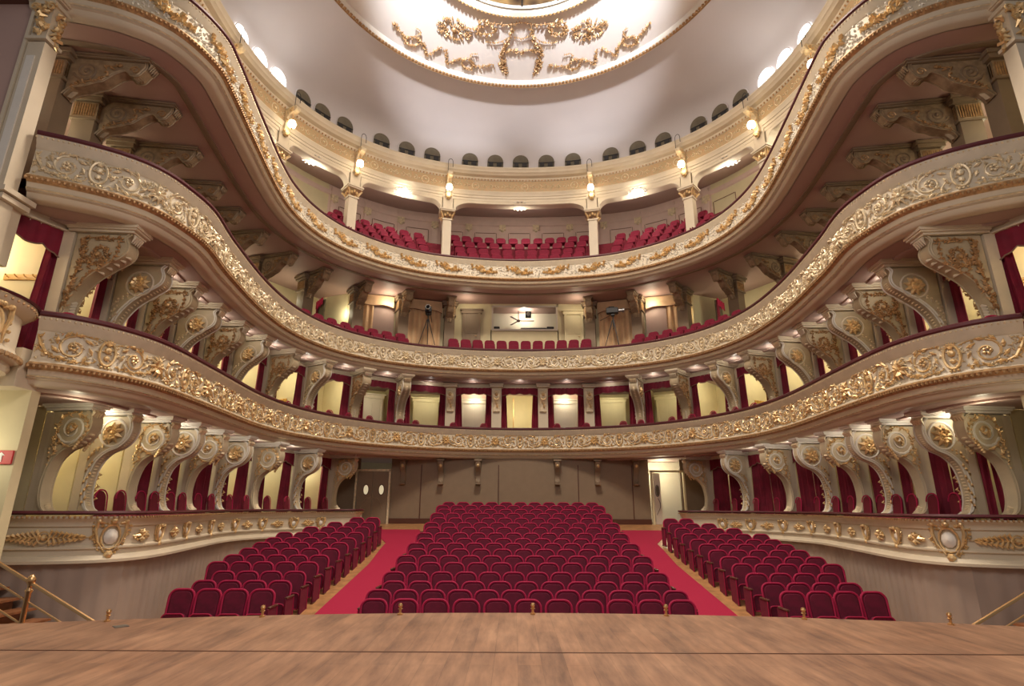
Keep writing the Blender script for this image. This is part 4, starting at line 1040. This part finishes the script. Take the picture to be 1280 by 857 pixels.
def lamp():
    e = empty('bracket_lamp')
    out = [(0, 0), (.16, .06), (.12, .3), (.16, .7), (.3, .9), (.62, 1.0), (.66, 1.15), (.5, 1.25), (.1, 1.22), (0, 1.3)]
    mb = MB(); mb.prism(catm(out, 4), .24, 0, .02); mb.build('scroll_bracket', 'goldpale', e, True)
    mb = MB()
    for k in range(5): mb.tube([(.1, -.1+.05*k, .75), (.3, -.12+.06*k, .55), (.18, -.1+.05*k, .3)], [.02, .04, .015], 5)
    for s in (-1, 1): mb.tube([(a, s*.13, b) for a, b, c in spiral(.42, 1.08, .12, 1.2, pi, 1, 12)], .022, 5); mb.ball((.12, s*.12, .12), .07, 6, 4)
    mb.ball((.12, 0, -.02), .11, 8, 5, (1, 1, .6)); mb.build('gilt_leaves', 'gold', e, True)
    mb = MB(); mb.tube([(.36, 0, .95), (.38, 0, .62)], .014, 6); mb.lathe([(.02, .66), (.10, .62), (.11, .58), (.02, .57)], (.38, 0, 0), 10); mb.build('lamp_rod', 'brass', e, True)
    mb = MB(); mb.lathe([(.05, .60), (.13, .55), (.165, .43), (.15, .32), (.08, .26), (.03, .25)], (.38, 0, 0), 14); mb.build('glass_globe', 'lampglass', e, True)
    mb = MB(); mb.ball((.38, 0, .22), .045, 7, 4); mb.build('finial', 'brass', e, True)
    mb = MB(); mb.tube([(.55, -.12, 1.2), (.55, -.12, 1.75)]+[(.55, -.12*cos(t), 1.75+.2*sin(t)) for t in [pi*k/8 for k in range(9)]]+[(.55, .12, 1.5)], .014, 5); mb.build('hook', 'black', e, True)
    return tag(e, 'x', 'lamp')
MCo, ML = Maker(col()), Maker(lamp())
for i, (x, y) in enumerate(PIER):
    for sg in (-1, 1):
        u = DD.near((sg*x, y)); p = DD.off(u, -.66); q = DD.nrm(u); a = atan2(q[1], q[0])
        MCo.put((p[0], p[1], 11.75), a, f'cream gallery column with gilt capital on the {SIDE[sg]}, {ORD[i]} from the centre', 'gallery columns')
        if i < 5:
            p = DD.off(u, -.42); ML.put((p[0], p[1], 16.45), a, f'lit globe lamp on gilt scroll bracket, {SIDE[sg]} side, {ORD[i]} from the centre', 'gallery bracket lamps')
# sloping gallery ceiling with lit rosettes
mb = MB(); rows = []
for i in range(161):
    u = da+(db-da)*i/160; p = DD.off(u, -.7); q = WW.at(u/db*WW.half)
    rows.append([(p[0], p[1], 16.50), (q[0], q[1], 17.75), (q[0], q[1], 17.85), (p[0], p[1], 16.60)])
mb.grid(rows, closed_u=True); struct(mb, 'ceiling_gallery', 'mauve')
def clamp():
    e = empty('ceiling_light'); mb = MB(); mb.lathe([(.28, -.02), (.26, -.07), (.14, -.12), (.01, -.13)], n=16); mb.build('glass_bowl', 'ceillamp', e, True)
    mb = MB()
    for k in range(14):
        a = 2*pi*k/14; mb.ball((.42*cos(a), .42*sin(a), -.03), .06, 6, 4, (1.2, 1.2, .6))
    mb.tube([(.32*cos(t), .32*sin(t), -.03) for t in [2*pi*k/18 for k in range(19)]], .03, 5); mb.build('stucco_wreath', 'white', e, True)
    return tag(e, 'x', 'ceiling light')
MCl = Maker(clamp()); CL = []
for i, (x, y) in enumerate(((0, 25.9), (-5.75, 24.3), (5.75, 24.3), (-9.4, 21.9), (9.4, 21.9), (-11.0, 18.6), (11.0, 18.6))):
    u = DD.near((x, y)); p = DD.at(u); d = hypot(x-p[0], y-p[1]); q = WW.at(u/db*WW.half); t = (d-.7)/max(.5, hypot(q[0]-p[0], q[1]-p[1])-.7)
    z = 16.50+1.25*t; CL.append((x, y, z))
    o = MCl.put((x, y, z-.03), 0, ['lit rosette ceiling light in the centre of the gallery', 'lit rosette ceiling light in the gallery left of centre', 'lit rosette ceiling light in the gallery right of centre', 'lit gallery ceiling light by the second column on the left', 'lit gallery ceiling light by the second column on the right', 'lit gallery ceiling light far along the left', 'lit gallery ceiling light far along the right'][i], 'gallery ceiling lights')
# gallery back wall panelling
mb, mg, ml = MB(), MB(), MB()
for i in range(-6, 6):
    u = i*1.95+.98; p = WW.off(u, .06); q = WW.nrm(u); a = atan2(q[1], q[0])
    mb.box((p[0], p[1], 14.6), (.12, .34, 6.0), a); mg.box((p[0]+q[0]*.05, p[1]+q[1]*.05, 17.0), (.16, .38, .34), a); mg.ball((p[0]+q[0]*.1, p[1]+q[1]*.1, 16.8), .1, 6, 4)
    for du in (.35, 1.6):
        p = WW.off(u+du, .02); ml.box((p[0], p[1], 14.3), (.03, .03, 4.8), a)
    for du in (.6, .98, 1.36): p = WW.off(u+du, .02); ml.box((p[0], p[1], 16.7), (.03, .40, .03), atan2(WW.nrm(u+du)[1], WW.nrm(u+du)[0]))
struct(mb, 'trim_6', 'pink'); struct(mg, 'trim_7', 'goldpale'); struct(ml, 'trim_8', 'tassel')
mb = MB(); WW.sweep(mb, [(.0, 17.15), (.08, 17.2), (.08, 17.4), (.0, 17.45)], -16, 16); struct(mb, 'trim_9', 'pink')
# dark projection recess in the left gallery wall
e = empty('projection_recess', (-11.6, 22.9, 14.9), -1.05, 'dark recess with lighting equipment in the left gallery wall', 'equipment recess')
mb = MB(); mb.box((0, .0, .9), (2.2, .1, 1.2)); mb.build('opening', 'lunglass', e)
mb = MB(); mb.box((0, -.1, 1.6), (2.5, .3, .12)); mb.box((0, -.1, .25), (2.5, .3, .1)); mb.build('shelf', 'wood', e)
for k in range(3): mb = MB(); mb.lathe([(.13, 0), (.13, .3), (.08, .42), (.01, .42)], n=12); mb.v = [(x-.7+.7*k, -z-.0, y+.65) for x, y, z in mb.v]; mb.build('spotlight', 'black', e, True)

# ------------------------------------------------------------------ dome
mb = MB(); N = 120; rows = []
prof = [(.55, 18.2), (.55, 18.5), (.56, 19.3), (.45, 19.8), (.1, 20.2), (-.7, 20.55), (-1.6, 20.75)]
for d, z in prof: rows.append([(*ell(2*pi*k/N, 10.45+d, 9.6+d), z) for k in range(N)])
MC0 = (0.0, 13.85)
for f, z in ((.5, 20.8), (1., 20.62)):
    r = []
    for k in range(N):
        a = 2*pi*k/N; o = ell(a, 10.45-1.6, 9.6-1.6); q = (MC0[0]+7.95*sin(a), MC0[1]+7.95*cos(a)); r.append((o[0]*(1-f)+q[0]*f, o[1]*(1-f)+q[1]*f, z))
    rows.append(r)
mb.grid(rows, closed_u=True); o = struct(mb, 'ceiling', 'domep', None, True)
def disc(r0, r1, z0, z1, n=96):
    return [[(MC0[0]+r*cos(2*pi*k/n), MC0[1]+r*sin(2*pi*k/n), z) for k in range(n)] for r, z in ((r0, z0), ((r0+r1)/2, (z0+z1)/2), (r1, z1))]
mb = MB(); mb.grid(disc(7.98, 4.2, 20.55, 20.75), closed_u=True); mb.grid(disc(4.2, .02, 20.75, 20.8), closed_u=True); struct(mb, 'ceiling_medallion', 'medal')
e = empty('ceiling_ring', (MC0[0], MC0[1], 20.4), 0, 'large round gilt ring moulding around the white ceiling medallion', 'moulding')
mb = MB(); mb.lathe([(8.12, .25), (8.1, .08), (7.98, -.02), (7.86, 0), (7.78, .1), (7.74, .3)], n=120); mb.build('plaster_ring', 'white', e, True)
mb = MB()
for k in range(300):
    a = 2*pi*k/300; mb.ball((7.9*cos(a), 7.9*sin(a), -.03), .075, 5, 3, (1, 1, .7))
mb.lathe([(8.06, .02), (8.0, -.06), (7.94, .0)], n=120); tag(mb.build('gilt_beading', 'gold2', e, True), kind='stuff')
e = empty('ceiling_rose', (MC0[0], MC0[1], 20.5), 0, 'central ceiling rose with gilt rim and dark leaded glass', 'ceiling rose')
mb = MB(); mb.lathe([(4.3, .25), (4.28, .05), (4.15, -.05), (4.0, .02), (3.95, .2)], n=80); mb.lathe([(3.88, .2), (3.84, .05), (3.78, .1), (3.72, .25)], n=80); mb.build('white_rim', 'white', e, True)
mb = MB()
for k in range(160):
    a = 2*pi*k/160; mb.ball((4.17*cos(a), 4.17*sin(a), -.04), .07, 5, 3, (1, 1, .8))
tag(mb.build('gilt_beading', 'gold', e, True), kind='stuff')
mb = MB(); mb.lathe([(3.74, .12), (2.0, .14), (.02, .16)], n=60); mb.build('leaded_glass', 'rose', e)
mb = MB()
for k in range(16):
    a = 2*pi*k/16; mb.tube([(3.74*cos(a), 3.74*sin(a), .08), (.2*cos(a), .2*sin(a), .1)], .03, 4)
for r in (1., 2., 3.): mb.tube([(r*cos(t), r*sin(t), .08) for t in [2*pi*k/40 for k in range(41)]], .03, 4)
mb.build('leading', 'black', e)
# gilt stucco on the medallion (local x across, y outwards from the centre)
def leafy(mb, P, r=.10, jit=.06, step=.12):
    P = crom(P, 8); rnd = random.Random(3); acc = 0
    for i in range(1, len(P)):
        acc += hypot(P[i][0]-P[i-1][0], P[i][1]-P[i-1][1])
        while acc > step*.55:
            acc -= step*.55; x, y = P[i]; a = rnd.random()*6.28; L = r*(.65+.7*rnd.random())
            mb.tube([(x, y, -.02), (x+L*.6*cos(a), y+L*.6*sin(a), -.10), (x+L*cos(a+.5), y+L*sin(a+.5), -.02)], [r*.2, r*.34, r*.08], 4, cap=False)
    mb.tube([(x, y, -.03) for x, y in P], r*.16, 5)
def garland():
    e = empty('ceiling_garland'); mb = MB()
    leafy(mb, [(-1.75, 4.55), (-1.3, 4.25), (-.6, 4.3), (0, 4.22), (.6, 4.3), (1.3, 4.25), (1.75, 4.55)], .09)
    for s in (-1, 1):
        leafy(mb, [(s*1.75, 4.5), (s*1.5, 4.15), (s*1.15, 4.3), (s*1.1, 4.65), (s*1.5, 4.75), (s*1.8, 4.5)], .12, step=.07)
        leafy(mb, [(s*.35, 4.35), (s*.42, 4.8), (s*.62, 5.3), (s*.8, 5.6), (s*.78, 6.0), (s*.62, 6.6)], .11, step=.07)
        leafy(mb, [(s*.42, 4.85), (s*.9, 5.15), (s*1.4, 5.15)], .07)
        leafy(mb, [(s*.62, 6.0), (s*.85, 6.3), (s*.6, 6.8)], .12, step=.07)
        leafy(mb, [(s*2.3, 4.35), (s*1.9, 4.5)], .08)
    mb.build('upper_swag', 'gold2', e, True); mb = MB()
    leafy(mb, [(-.8, 5.6), (-.3, 5.55), (0, 5.65), (.3, 5.55), (.8, 5.6)], .11, step=.07); leafy(mb, [(-.35, 4.85), (0, 4.95), (.35, 4.85)], .07)
    mb.build('lower_swag', 'gold2', e, True); return tag(e, 'x', 'ceiling ornament')
def crosette():
    mb = MB(); rnd = random.Random(5)
    for k in range(110):
        a = rnd.random()*6.28; r = .5*sqrt(rnd.random()); x, y = 1.25*r*cos(a), 4.95+.8*r*sin(a)
        mb.tube([(x, y, -.02), (x+.05*cos(a), y+.05*sin(a), -.08), (x+.12*cos(a), y+.12*sin(a), -.02)], [.02, .03, .008], 4, cap=False)
    mb.ball((0, 4.95, -.08), .1, 8, 4)
    return tag(mb.build('ceiling_rosette', 'gold2', None, True), 'x', 'ceiling ornament')
def cspray():
    e = empty('ceiling_spray')
    for s in (-1, 1):
        mb = MB(); leafy(mb, [(s*.45, 6.95), (s*.8, 6.5), (s*1.2, 6.35), (s*1.5, 6.55), (s*1.3, 6.8), (s*.95, 6.65)], .10, step=.06); leafy(mb, [(s*1.5, 6.5), (s*1.9, 6.3), (s*2.15, 6.05)], .1, step=.07)
        leafy(mb, [(s*.45, 6.95), (s*.25, 6.6), (s*.1, 6.3)], .09, step=.07); leafy(mb, [(s*1.2, 6.35), (s*1.1, 6.0), (s*1.35, 5.9)], .07)
        mb.build('scroll_wing', 'gold2', e, True)
    return tag(e, 'x', 'ceiling ornament')
MGa, MRo, MSp = Maker(garland()), Maker(crosette()), Maker(cspray())
nmz = ['nearest the gallery', 'left, gallery side', 'left, stage side', 'nearest the stage', 'right, stage side', 'right, gallery side']
pos = ['just left of the middle', 'far left', 'left towards the stage', 'right towards the stage', 'far right', 'just right of the middle']
for k in range(6):
    a = 2*pi*k/6
    if k % 2 == 0: MGa.put((MC0[0], MC0[1], 20.62), a, f'gilt garland on the ceiling medallion, {nmz[k]}', 'ceiling garlands', (1.08, 1.08, 1))
    MSp.put((MC0[0], MC0[1], 20.57), a+pi/6, f'gilt scroll spray along the medallion rim, {pos[k]}', 'ceiling scroll sprays', (1.07, 1.07, 1))
    MRo.put((MC0[0], MC0[1], 20.64), a+pi/6, f'round gilt rosette on the ceiling medallion, {pos[k]}', 'ceiling rosettes', (1.14, 1.14, 1))
# lunette windows round the foot of the dome
LX = [(-10.28, 17.32, 1), (-10.19, 18.46, 1), (-10.0, 19.54, 1), (-9.31, 20.76, 0), (-8.64, 21.57, 0), (-7.86, 22.43, 0), (-6.35, 23.52, 0), (-5.24, 24.13, 0), (-4.06, 24.63, 0), (-2.21, 25.06, 0), (-.94, 25.24, 0),
      (.35, 25.28, 0), (1.64, 25.18, 0), (2.95, 25.02, 0), (4.76, 24.5, 0), (6.03, 24.15, 0), (7.1, 23.49, 0), (8.44, 22.38, 0), (9.23, 21.63, 0), (9.88, 20.77, 0), (10.51, 19.54, 1), (10.73, 18.51, 1), (10.77, 17.29, 1)]
LUN = []
def lun_mesh(lit):
    e = empty('window_1'); w, h = .42, .80
    o = [(w*cos(t), .36+.44*sin(t)) for t in [pi*k/14 for k in range(15)]]+[(-w, 0), (w, 0)]
    mb = MB(); mb.add([(.0, x, z) for x, z in o]+[(-.15, x, z) for x, z in o], [tuple(range(len(o)))]+[(k, (k+1) % len(o), len(o)+(k+1) % len(o), len(o)+k) for k in range(len(o))])
    mb.build('pane', 'lunlit' if lit else 'lunglass', e)
    if not lit:
        mb = MB(); mb.box((.02, -.22, .2), (.05, .22, .24)); mb.box((.02, .2, .17), (.05, .26, .2)); mb.box((.02, 0, .3), (.04, .8, .03)); mb.build('equipment', 'black', e)
    mb = MB(); mb.tube([(.0, x*1.03, z) for x, z in o[:15]]+[(0, -w*1.03, 0), (0, w*1.03, 0)], .025, 5); mb.build('reveal', 'domep', e, True)
    return e
ML0, ML1 = Maker(lun_mesh(0)), Maker(lun_mesh(1)); wi = 2
for x, y, lit in LX:
    x = x+.15-.018*y; a = math.atan2(x/10.45, (y-15.5)/9.6)
    best = min((hypot(ell(t/500.)[0]*1.0-x, ell(t/500.)[1]-y), t/500.) for t in range(-1100, 1101)); ph = best[1]
    p = ell(ph, 10.45+.52, 9.6+.52); p1 = ell(ph+.02, 10.97, 10.12); dx, dy = p1[0]-p[0], p1[1]-p[1]; L = hypot(dx, dy); n = (dy/L, -dx/L)
    o = (ML1 if lit else ML0).put((p[0]+n[0]*.03, p[1]+n[1]*.03, 18.52), atan2(n[1], n[0])); o['kind'] = 'structure'; o.name = f'window_{wi}'; wi += 1
    if lit: LUN.append((p[0]+n[0]*.35, p[1]+n[1]*.35, 18.95))

# ------------------------------------------------------------------ small brackets on the stalls back wall
def wall_bracket():
    e = empty('wall_bracket'); mb = MB(); mb.prism(catm([(0, 0), (.08, .0), (.14, .12), (.1, .3), (.16, .55), (.34, .72), (.38, .9), (.36, 1.02), (0, 1.02)], 4), .22, 0, .015); mb.build('corbel', 'olive', e, True)
    mb = MB(); mb.ball((.36, 0, .82), .075, 8, 5); mb.build('gilt_boss', 'gold', e, True)
    mb = MB(); mb.box((.2, 0, 1.06), (.46, .32, .08)); mb.box((.2, 0, .05), (.2, .26, .06)); mb.ball((.16, 0, .1), .07, 6, 4); mb.build('moulding', 'olive', e, True); return tag(e, 'x', 'wall bracket')
MWb = Maker(wall_bracket())
for k, x in enumerate((-5.2, -3.52, -1.86, 1.66, 3.45, 5.15)):
    MWb.put((x, 25.66, 2.43), -pi/2, f'plain plaster bracket with gilt boss on the stalls back wall, {ORD[k]} from the left', 'brackets on the back wall')

# ------------------------------------------------------------------ proscenium sides
for sg in (-1, 1):
    sd = SIDE[sg]
    e = empty('proscenium_pilaster', (sg*9.86, 9.2, 5.), 0, f'tall cream pilaster with gilt leaf capital at the {sd} edge beside the stage', 'pilaster')
    mb = MB(); mb.box((0, 0, 2.6), (.34, .30, 5.6)); mb.box((sg*.24, -.08, 3.4), (.07, .16, 9.)); mb.build('shaft', 'cream', e)
    mb = MB(); mb.box((sg*.02, -.16, 2.9), (.16, .03, 4.3)); mb.build('raised_panel', 'white', e)
    mb = MB(); mb.box((0, 0, 6.35), (.42, .42, .1)); mb.box((0, 0, 6.47), (.52, .52, .1)); mb.box((0, 0, 5.95), (.32, .30, .9)); mb.box((0, 0, 7.4), (.6, .5, 1.9)); mb.box((0, 0, 5.48), (.42, .40, .07)); mb.build('capital_block', 'cream', e)
    mb = MB(); mb.xf = lambda u, v, w: (u, -.16-w, v)
    leaves(mb, [(0, 5.5), (.06, 5.8), (-.06, 6.1), (.02, 6.3)], .09, .04, 3); leaves(mb, [(-.14, 6.25), (0, 6.15), (.14, 6.25)], .08, .04, 4)
    mb.xf = lambda u, v, w, sg=sg: (-sg*(.17+w), u, v); leaves(mb, [(0, 5.5), (.05, 5.8), (-.05, 6.2)], .09, .04, 6); mb.xf = None
    for s2 in (-1, 1): mb.tube([(s2*.17+a*.8, -.22, 6.22+b*.8) for a, b, c in spiral(0, 0, .12, 1.4, 0, 1, 14)], .025, 5)
    mb.build('gilt_capital', 'gold', e, True)
    mb = MB(); mb.box((sg*11.35, 9.3, 9.), (2.3, .14, 9.5)); struct(mb, f'wall_stage_{sd}', 'soffit' if sg < 0 else 'yellow')  # left wall's shade is put into its brown; the right stays yellow
    mb = MB(); mb.box((sg*11.9, 10.1, 1.95), (5.7, .2, 3.1)); struct(mb, f'wall_{sd}_near_pier', 'yellow')
    # curved stage box jutting in at the edge
    e = empty('stage_box', (sg*10.05, 8.75, 3.4), 0, f'rounded gilded stage box front jutting in at the {sd} edge', 'stage box')
    mb = MB(); mb.lathe([(.01, .0), (.5, .02), (.85, .12), (1.05, .25), (1.18, .28), (1.22, .36), (1.2, .44), (1.3, .47), (1.34, .56), (1.26, .62), (1.22, .7), (1.22, 1.25), (1.3, 1.3), (1.38, 1.38), (1.4, 1.46), (1.3, 1.5), (.01, 1.5)], n=48); mb.build('rounded_parapet', 'cream', e, True)
    mb = MB(); mb.lathe([(1.42, 1.46), (1.44, 1.5), (1.36, 1.54), (1.26, 1.52)], n=48); mb.build('handrail', 'railwood', e, True)
    mb = MB()
    for k in range(70):
        a = 2*pi*k/70; mb.ball((1.33*cos(a), 1.33*sin(a), .52), .05, 5, 3); mb.ball((1.39*cos(a), 1.39*sin(a), 1.41), .028, 5, 3)
    tag(mb.build('gilt_beading', 'gold2', e, True), kind='stuff')
    for aa in (-.1, -.75, -1.5):
        a0 = aa if sg < 0 else pi-aa
        f = lambda u, v, w, a0=a0: ((1.22+w)*cos(a0+u/1.22), (1.22+w)*sin(a0+u/1.22), .98+v)
        mb = MB(); mb.xf = f
        mb.tube([(.17*cos(t), .27*sin(t)-.02, .05) for t in [2*pi*k/16 for k in range(17)]], .035, 6, cap=False)
        for s2 in (-1, 1):
            mb.tube([(s2*.1, .28, .05), (s2*.25, .32, .09), (s2*.3, .12, .06), (s2*.24, -.1, .05), (s2*.28, -.3, .03)], [.03, .05, .04, .03, .015], 6, cap=False); mb.ball((s2*.22, .3, .1), .06, 6, 4)
            for k in range(4): mb.ball((s2*(.32+.02*k), .2-.14*k, .04), .04, 5, 3)
        for k in range(3): mb.ball((.07*(k-1), .32, .1), .055, 6, 4)
        mb.xf = None; c = mb.build('gilt_cartouche', 'gold', e, True)
        mb = MB(); mb.xf = f; mb.ball((0, -.02, .02), .17, 12, 7, (.9, 1.4, .5)); mb.xf = None; mb.build('shield', 'white', c, True)
    mb = MB(); mb.box((sg*11.2, 9.85, 3.85), (4.3, .5, .7)); struct(mb, f'trim_{14 if sg < 0 else 15}', 'cream')
    # pier under and over the stage box
    mb = MB(); mb.box((sg*10.35, 9.35, 6.35), (1.2, .5, 1.2)); mb.box((sg*10.3, 9.3, 7.05), (1.5, .7, .1)); mb.box((sg*10.3, 9.3, 6.92), (1.4, .6, .1))
    struct(mb, f'trim_{10 if sg < 0 else 11}', 'cream')
e = empty('exit_sign', (-9.24, 9.97, 2.30), 0, 'small red sign with white arrow on the cream wall at the left edge', 'sign')
mb = MB(); mb.rbox((0, 0, 0), (.34, .03, .24), .008); mb.build('plate', 'sign', e)
mb = MB(); mb.box((-.03, -.02, -.02), (.05, .01, .12)); mb.add([(-.1, -.022, .03), (.04, -.022, .03), (-.03, -.022, .09)], [(0, 1, 2)]); mb.build('arrow', 'signwhite', e)

# ------------------------------------------------------------------ steps and brass rails at both sides, brass posts on the stage lip
for sg in (-1, 1):
    sd = SIDE[sg]; e = empty('stage_steps', (sg*7.2, 9.9, -1.2), 0, f'wooden steps rising outwards beyond the {sd} corner of the stage', 'steps')
    for k in range(9):
        mb = MB(); x0 = sg*(.55+.28*k); h = .50+.165*k; mb.box((x0+sg*.9, .1, h-.1), (1.8, .9, .16)); mb.box((x0+sg*.02, .1, h-.0), (.32, .96, .035)); mb.build('step', 'wood', e)
    R_ = lambda x, off: .41+(abs(x)-7.72)*.50-off
    e = empty('brass_handrail', (sg*7.72, 9.3, 0), 0, f'brass stair handrail with ball-topped newel at the {sd} of the stage', 'handrail')
    for off, r in ((.0, .028), (.26, .016), (.58, .016)):
        mb = MB(); mb.tube([(sg*(x-7.72), 0, R_(x, off)-.06) for x in (6.1, 7., 8., 9., 9.8)], r, 8); mb.build('rail', 'brass', e, True)
    mb = MB(); mb.lathe([(.035, -1.2), (.04, .2), (.055, .24), (.03, .28), (.035, .32), (.06, .36), (.062, .40), (.03, .455), (.01, .47)], n=14); mb.build('newel_post', 'brass', e, True)
def post():
    mb = MB(); mb.lathe([(.05, 0), (.05, .02), (.022, .035), (.022, .085), (.045, .10), (.022, .115), (.03, .13), (.042, .155), (.03, .185), (.005, .195)], n=14)
    return tag(mb.build('brass_post', 'brass', None, True), 'x', 'post')
MPo = Maker(post())
for k, x in enumerate((-5.75, -3.82, -1.92, 0, 1.92, 3.8, 5.6)):
    MPo.put((x, 9.05-.02*x*x-.12, 0), 0, f'small turned brass post on the edge of the stage, {ORD[k]} from the left', 'brass posts on the stage edge', (.8, .8, .8))
mb = MB(); mb.lathe([(.11, .0), (.11, .006), (.01, .007)], n=4); o = mb.build('floor_plate', 'steel'); o.location = (-5.35, 7.95, .001); tag(o, 'small dark metal trap plate set in the stage floor at left', 'floor plate')

# ------------------------------------------------------------------ light
def light(kind, loc, e, col=(1, .9, .75), size=.2, rot=None, spot=None):
    d = bpy.data.lights.new('lamp', kind); d.energy = e; d.color = col
    if kind == 'AREA': d.shape = 'DISK'; d.size = size
    else: d.shadow_soft_size = size
    if spot: d.spot_size = spot; d.spot_blend = .8
    o = bpy.data.objects.new('lamp', d); COL.objects.link(o); o.location = loc
    if rot: o.rotation_euler = rot
    return o
WARM = (1, .86, .62); YEL = (1, .90, .62)
for sg, i, p, q in OPEN_S:
    if sg > 0 and i < 7 and True: pass
    m = ((p[0]+q[0])/2, (p[1]+q[1])/2); u = WW.near(m); w = WW.at(u); t = .45
    light('POINT', (m[0]+(w[0]-m[0])*t, m[1]+(w[1]-m[1])*t, 3.1), 42 if sg < 0 else 14, YEL, .15)
for sg, i, p, q in OPEN_A:
    m = ((p[0]+q[0])/2, (p[1]+q[1])/2); u = WW.near(m); w = WW.at(u); t = .45
    light('POINT', (m[0]+(w[0]-m[0])*t, m[1]+(w[1]-m[1])*t, 6.7), 46 if 0 <= i < 9 and sg else 22, YEL, .15)
for sg in (-1, 1):       # little lamps between the consoles, tucked under each soffit
    for i in range(1, 9):
        x, y, a = RAp[sg, i]; x2, y2, _ = RAp[sg, i+1]; light('POINT', ((x+x2)/2+.7*cos(a), (y+y2)/2+.7*sin(a), 6.98), 5, (1, .92, .76), .05)
        if i < 8:
            x, y, a = RS[sg, i-1]; x2, y2, _ = RS[sg, i]; light('POINT', ((x+x2)/2+.5*cos(a), (y+y2)/2+.5*sin(a), 3.38), 4.5, (1, .92, .74), .05)
    for i in range(0, 10, 1):
        x, y, a = RBp[sg, i]; light('POINT', (x-1.0*cos(a+.35), y-1.0*sin(a+.35), 10.3), 20, YEL, .15)
light('POINT', (-2.6, 25.8, 10.9), 14, WARM, .1); light('POINT', (2.8, 25.8, 10.9), 14, WARM, .1); light('POINT', (-6.3, 25.2, 10.9), 26, WARM, .1); light('POINT', (6.3, 25.2, 10.9), 26, WARM, .1); light('POINT', (.3, 27.5, 11.1), 40, (1, .92, .75), .15)  # outer pair: unseen fills added to brighten the tan curtains
light('POINT', (6.5, 26.4, 3.1), 60, YEL, .2); light('POINT', (0, 28.2, 6.2), 20, YEL, .2)
for x in (-2.2, 2.2): light('POINT', (x, 26.95, 6.75), 3, (1, .82, .75), .1)
for x in (-2.2, 0, 2.2, -4.2, 4.2): light('POINT', (x, 25.75, 7.02), 2.5, (1, .92, .82), .05)
for sg in (-1, 1): light('POINT', (sg*9.0, 11.0, 3.3), 7, YEL, .06); light('POINT', (sg*9.9, 9.35, 2.4), 30, YEL, .2); light('POINT', (sg*11.2, 10.6, 6.4), 40, YEL, .2)  # first one: unseen fill added to brighten the consoles nearest the stage
for x, y, z in CL: light('POINT', (x, y+.3, z-.55), 62, (1, .9, .74), .15)
for x, y, z in LUN: light('POINT', (x, y, z), 6, (1, .95, .9), .2)
for i, (x, y) in enumerate(PIER):
    for sg in (-1, 1):
        u = DD.near((sg*x, y)); p = DD.off(u, .12); light('POINT', (p[0], p[1], 16.85), 13, (1, .74, .42), .17)
# unseen spots added to brighten the medallion; unseen area fills added over the stage
for x in (-3.0, 3.0): light('SPOT', (x, 7.6, 17.0), 15000, (1, .96, .95), .3, (radians(114), 0, 0), radians(38))
def area(loc, e, size, rx, rz=0, col=(1, .93, .88)): light('AREA', loc, e, col, size, (rx, 0, rz))
area((0, 13.2, 20.1), 2600, 4.0, 0, 0, (1, .85, .69))       # the lit ceiling rose
area((0, 3.0, 9.5), 300, 5., radians(20), 0, (1, .86, .76)); area((0, 1.0, 9.5), 330, 4., radians(88), 0, (1, .86, .76))
w = bpy.data.worlds.new('stage_house'); scn.world = w; w.use_nodes = True
w.node_tree.nodes['Background'].inputs[0].default_value = (.95, .86, .82, 1); w.node_tree.nodes['Background'].inputs[1].default_value = .17

# ------------------------------------------------------------------ camera
PIT, YAW, ROL, CX, F = 0.2844886680750757, -0.0033, 0.0038770628732312513, -0.29, 700.
def cdir(x, y):
    c, s = cos(ROL), sin(ROL); x, y = c*x-s*y, s*x+c*y; return Vector((x, -y*sin(PIT), y*cos(PIT)))
rgt = cdir(1, 0); upv = cdir(0, 1); fwd = Vector((0, cos(PIT), sin(PIT)))
yaw = Matrix.Rotation(-YAW, 3, 'Z'); rgt, upv, fwd = yaw @ rgt, yaw @ upv, yaw @ fwd
cd = bpy.data.cameras.new('camera'); cam = bpy.data.objects.new('camera', cd); COL.objects.link(cam)
cam.matrix_world = Matrix(((rgt.x, upv.x, -fwd.x, CX), (rgt.y, upv.y, -fwd.y, 0), (rgt.z, upv.z, -fwd.z, 1.5), (0, 0, 0, 1)))
cd.sensor_width = 36; cd.lens = 36*F/1280; cd.clip_start = .05
scn.camera = cam
scn.view_settings.view_transform = 'Standard'; scn.view_settings.look = 'None'; scn.view_settings.gamma = 1; scn.view_settings.use_curve_mapping = False
scn.view_settings.exposure = 0.08
scn.cycles.use_denoising = True; scn.cycles.max_bounces = 6; scn.cycles.diffuse_bounces = 4; scn.cycles.glossy_bounces = 3
scn.cycles.sample_clamp_indirect = 6.
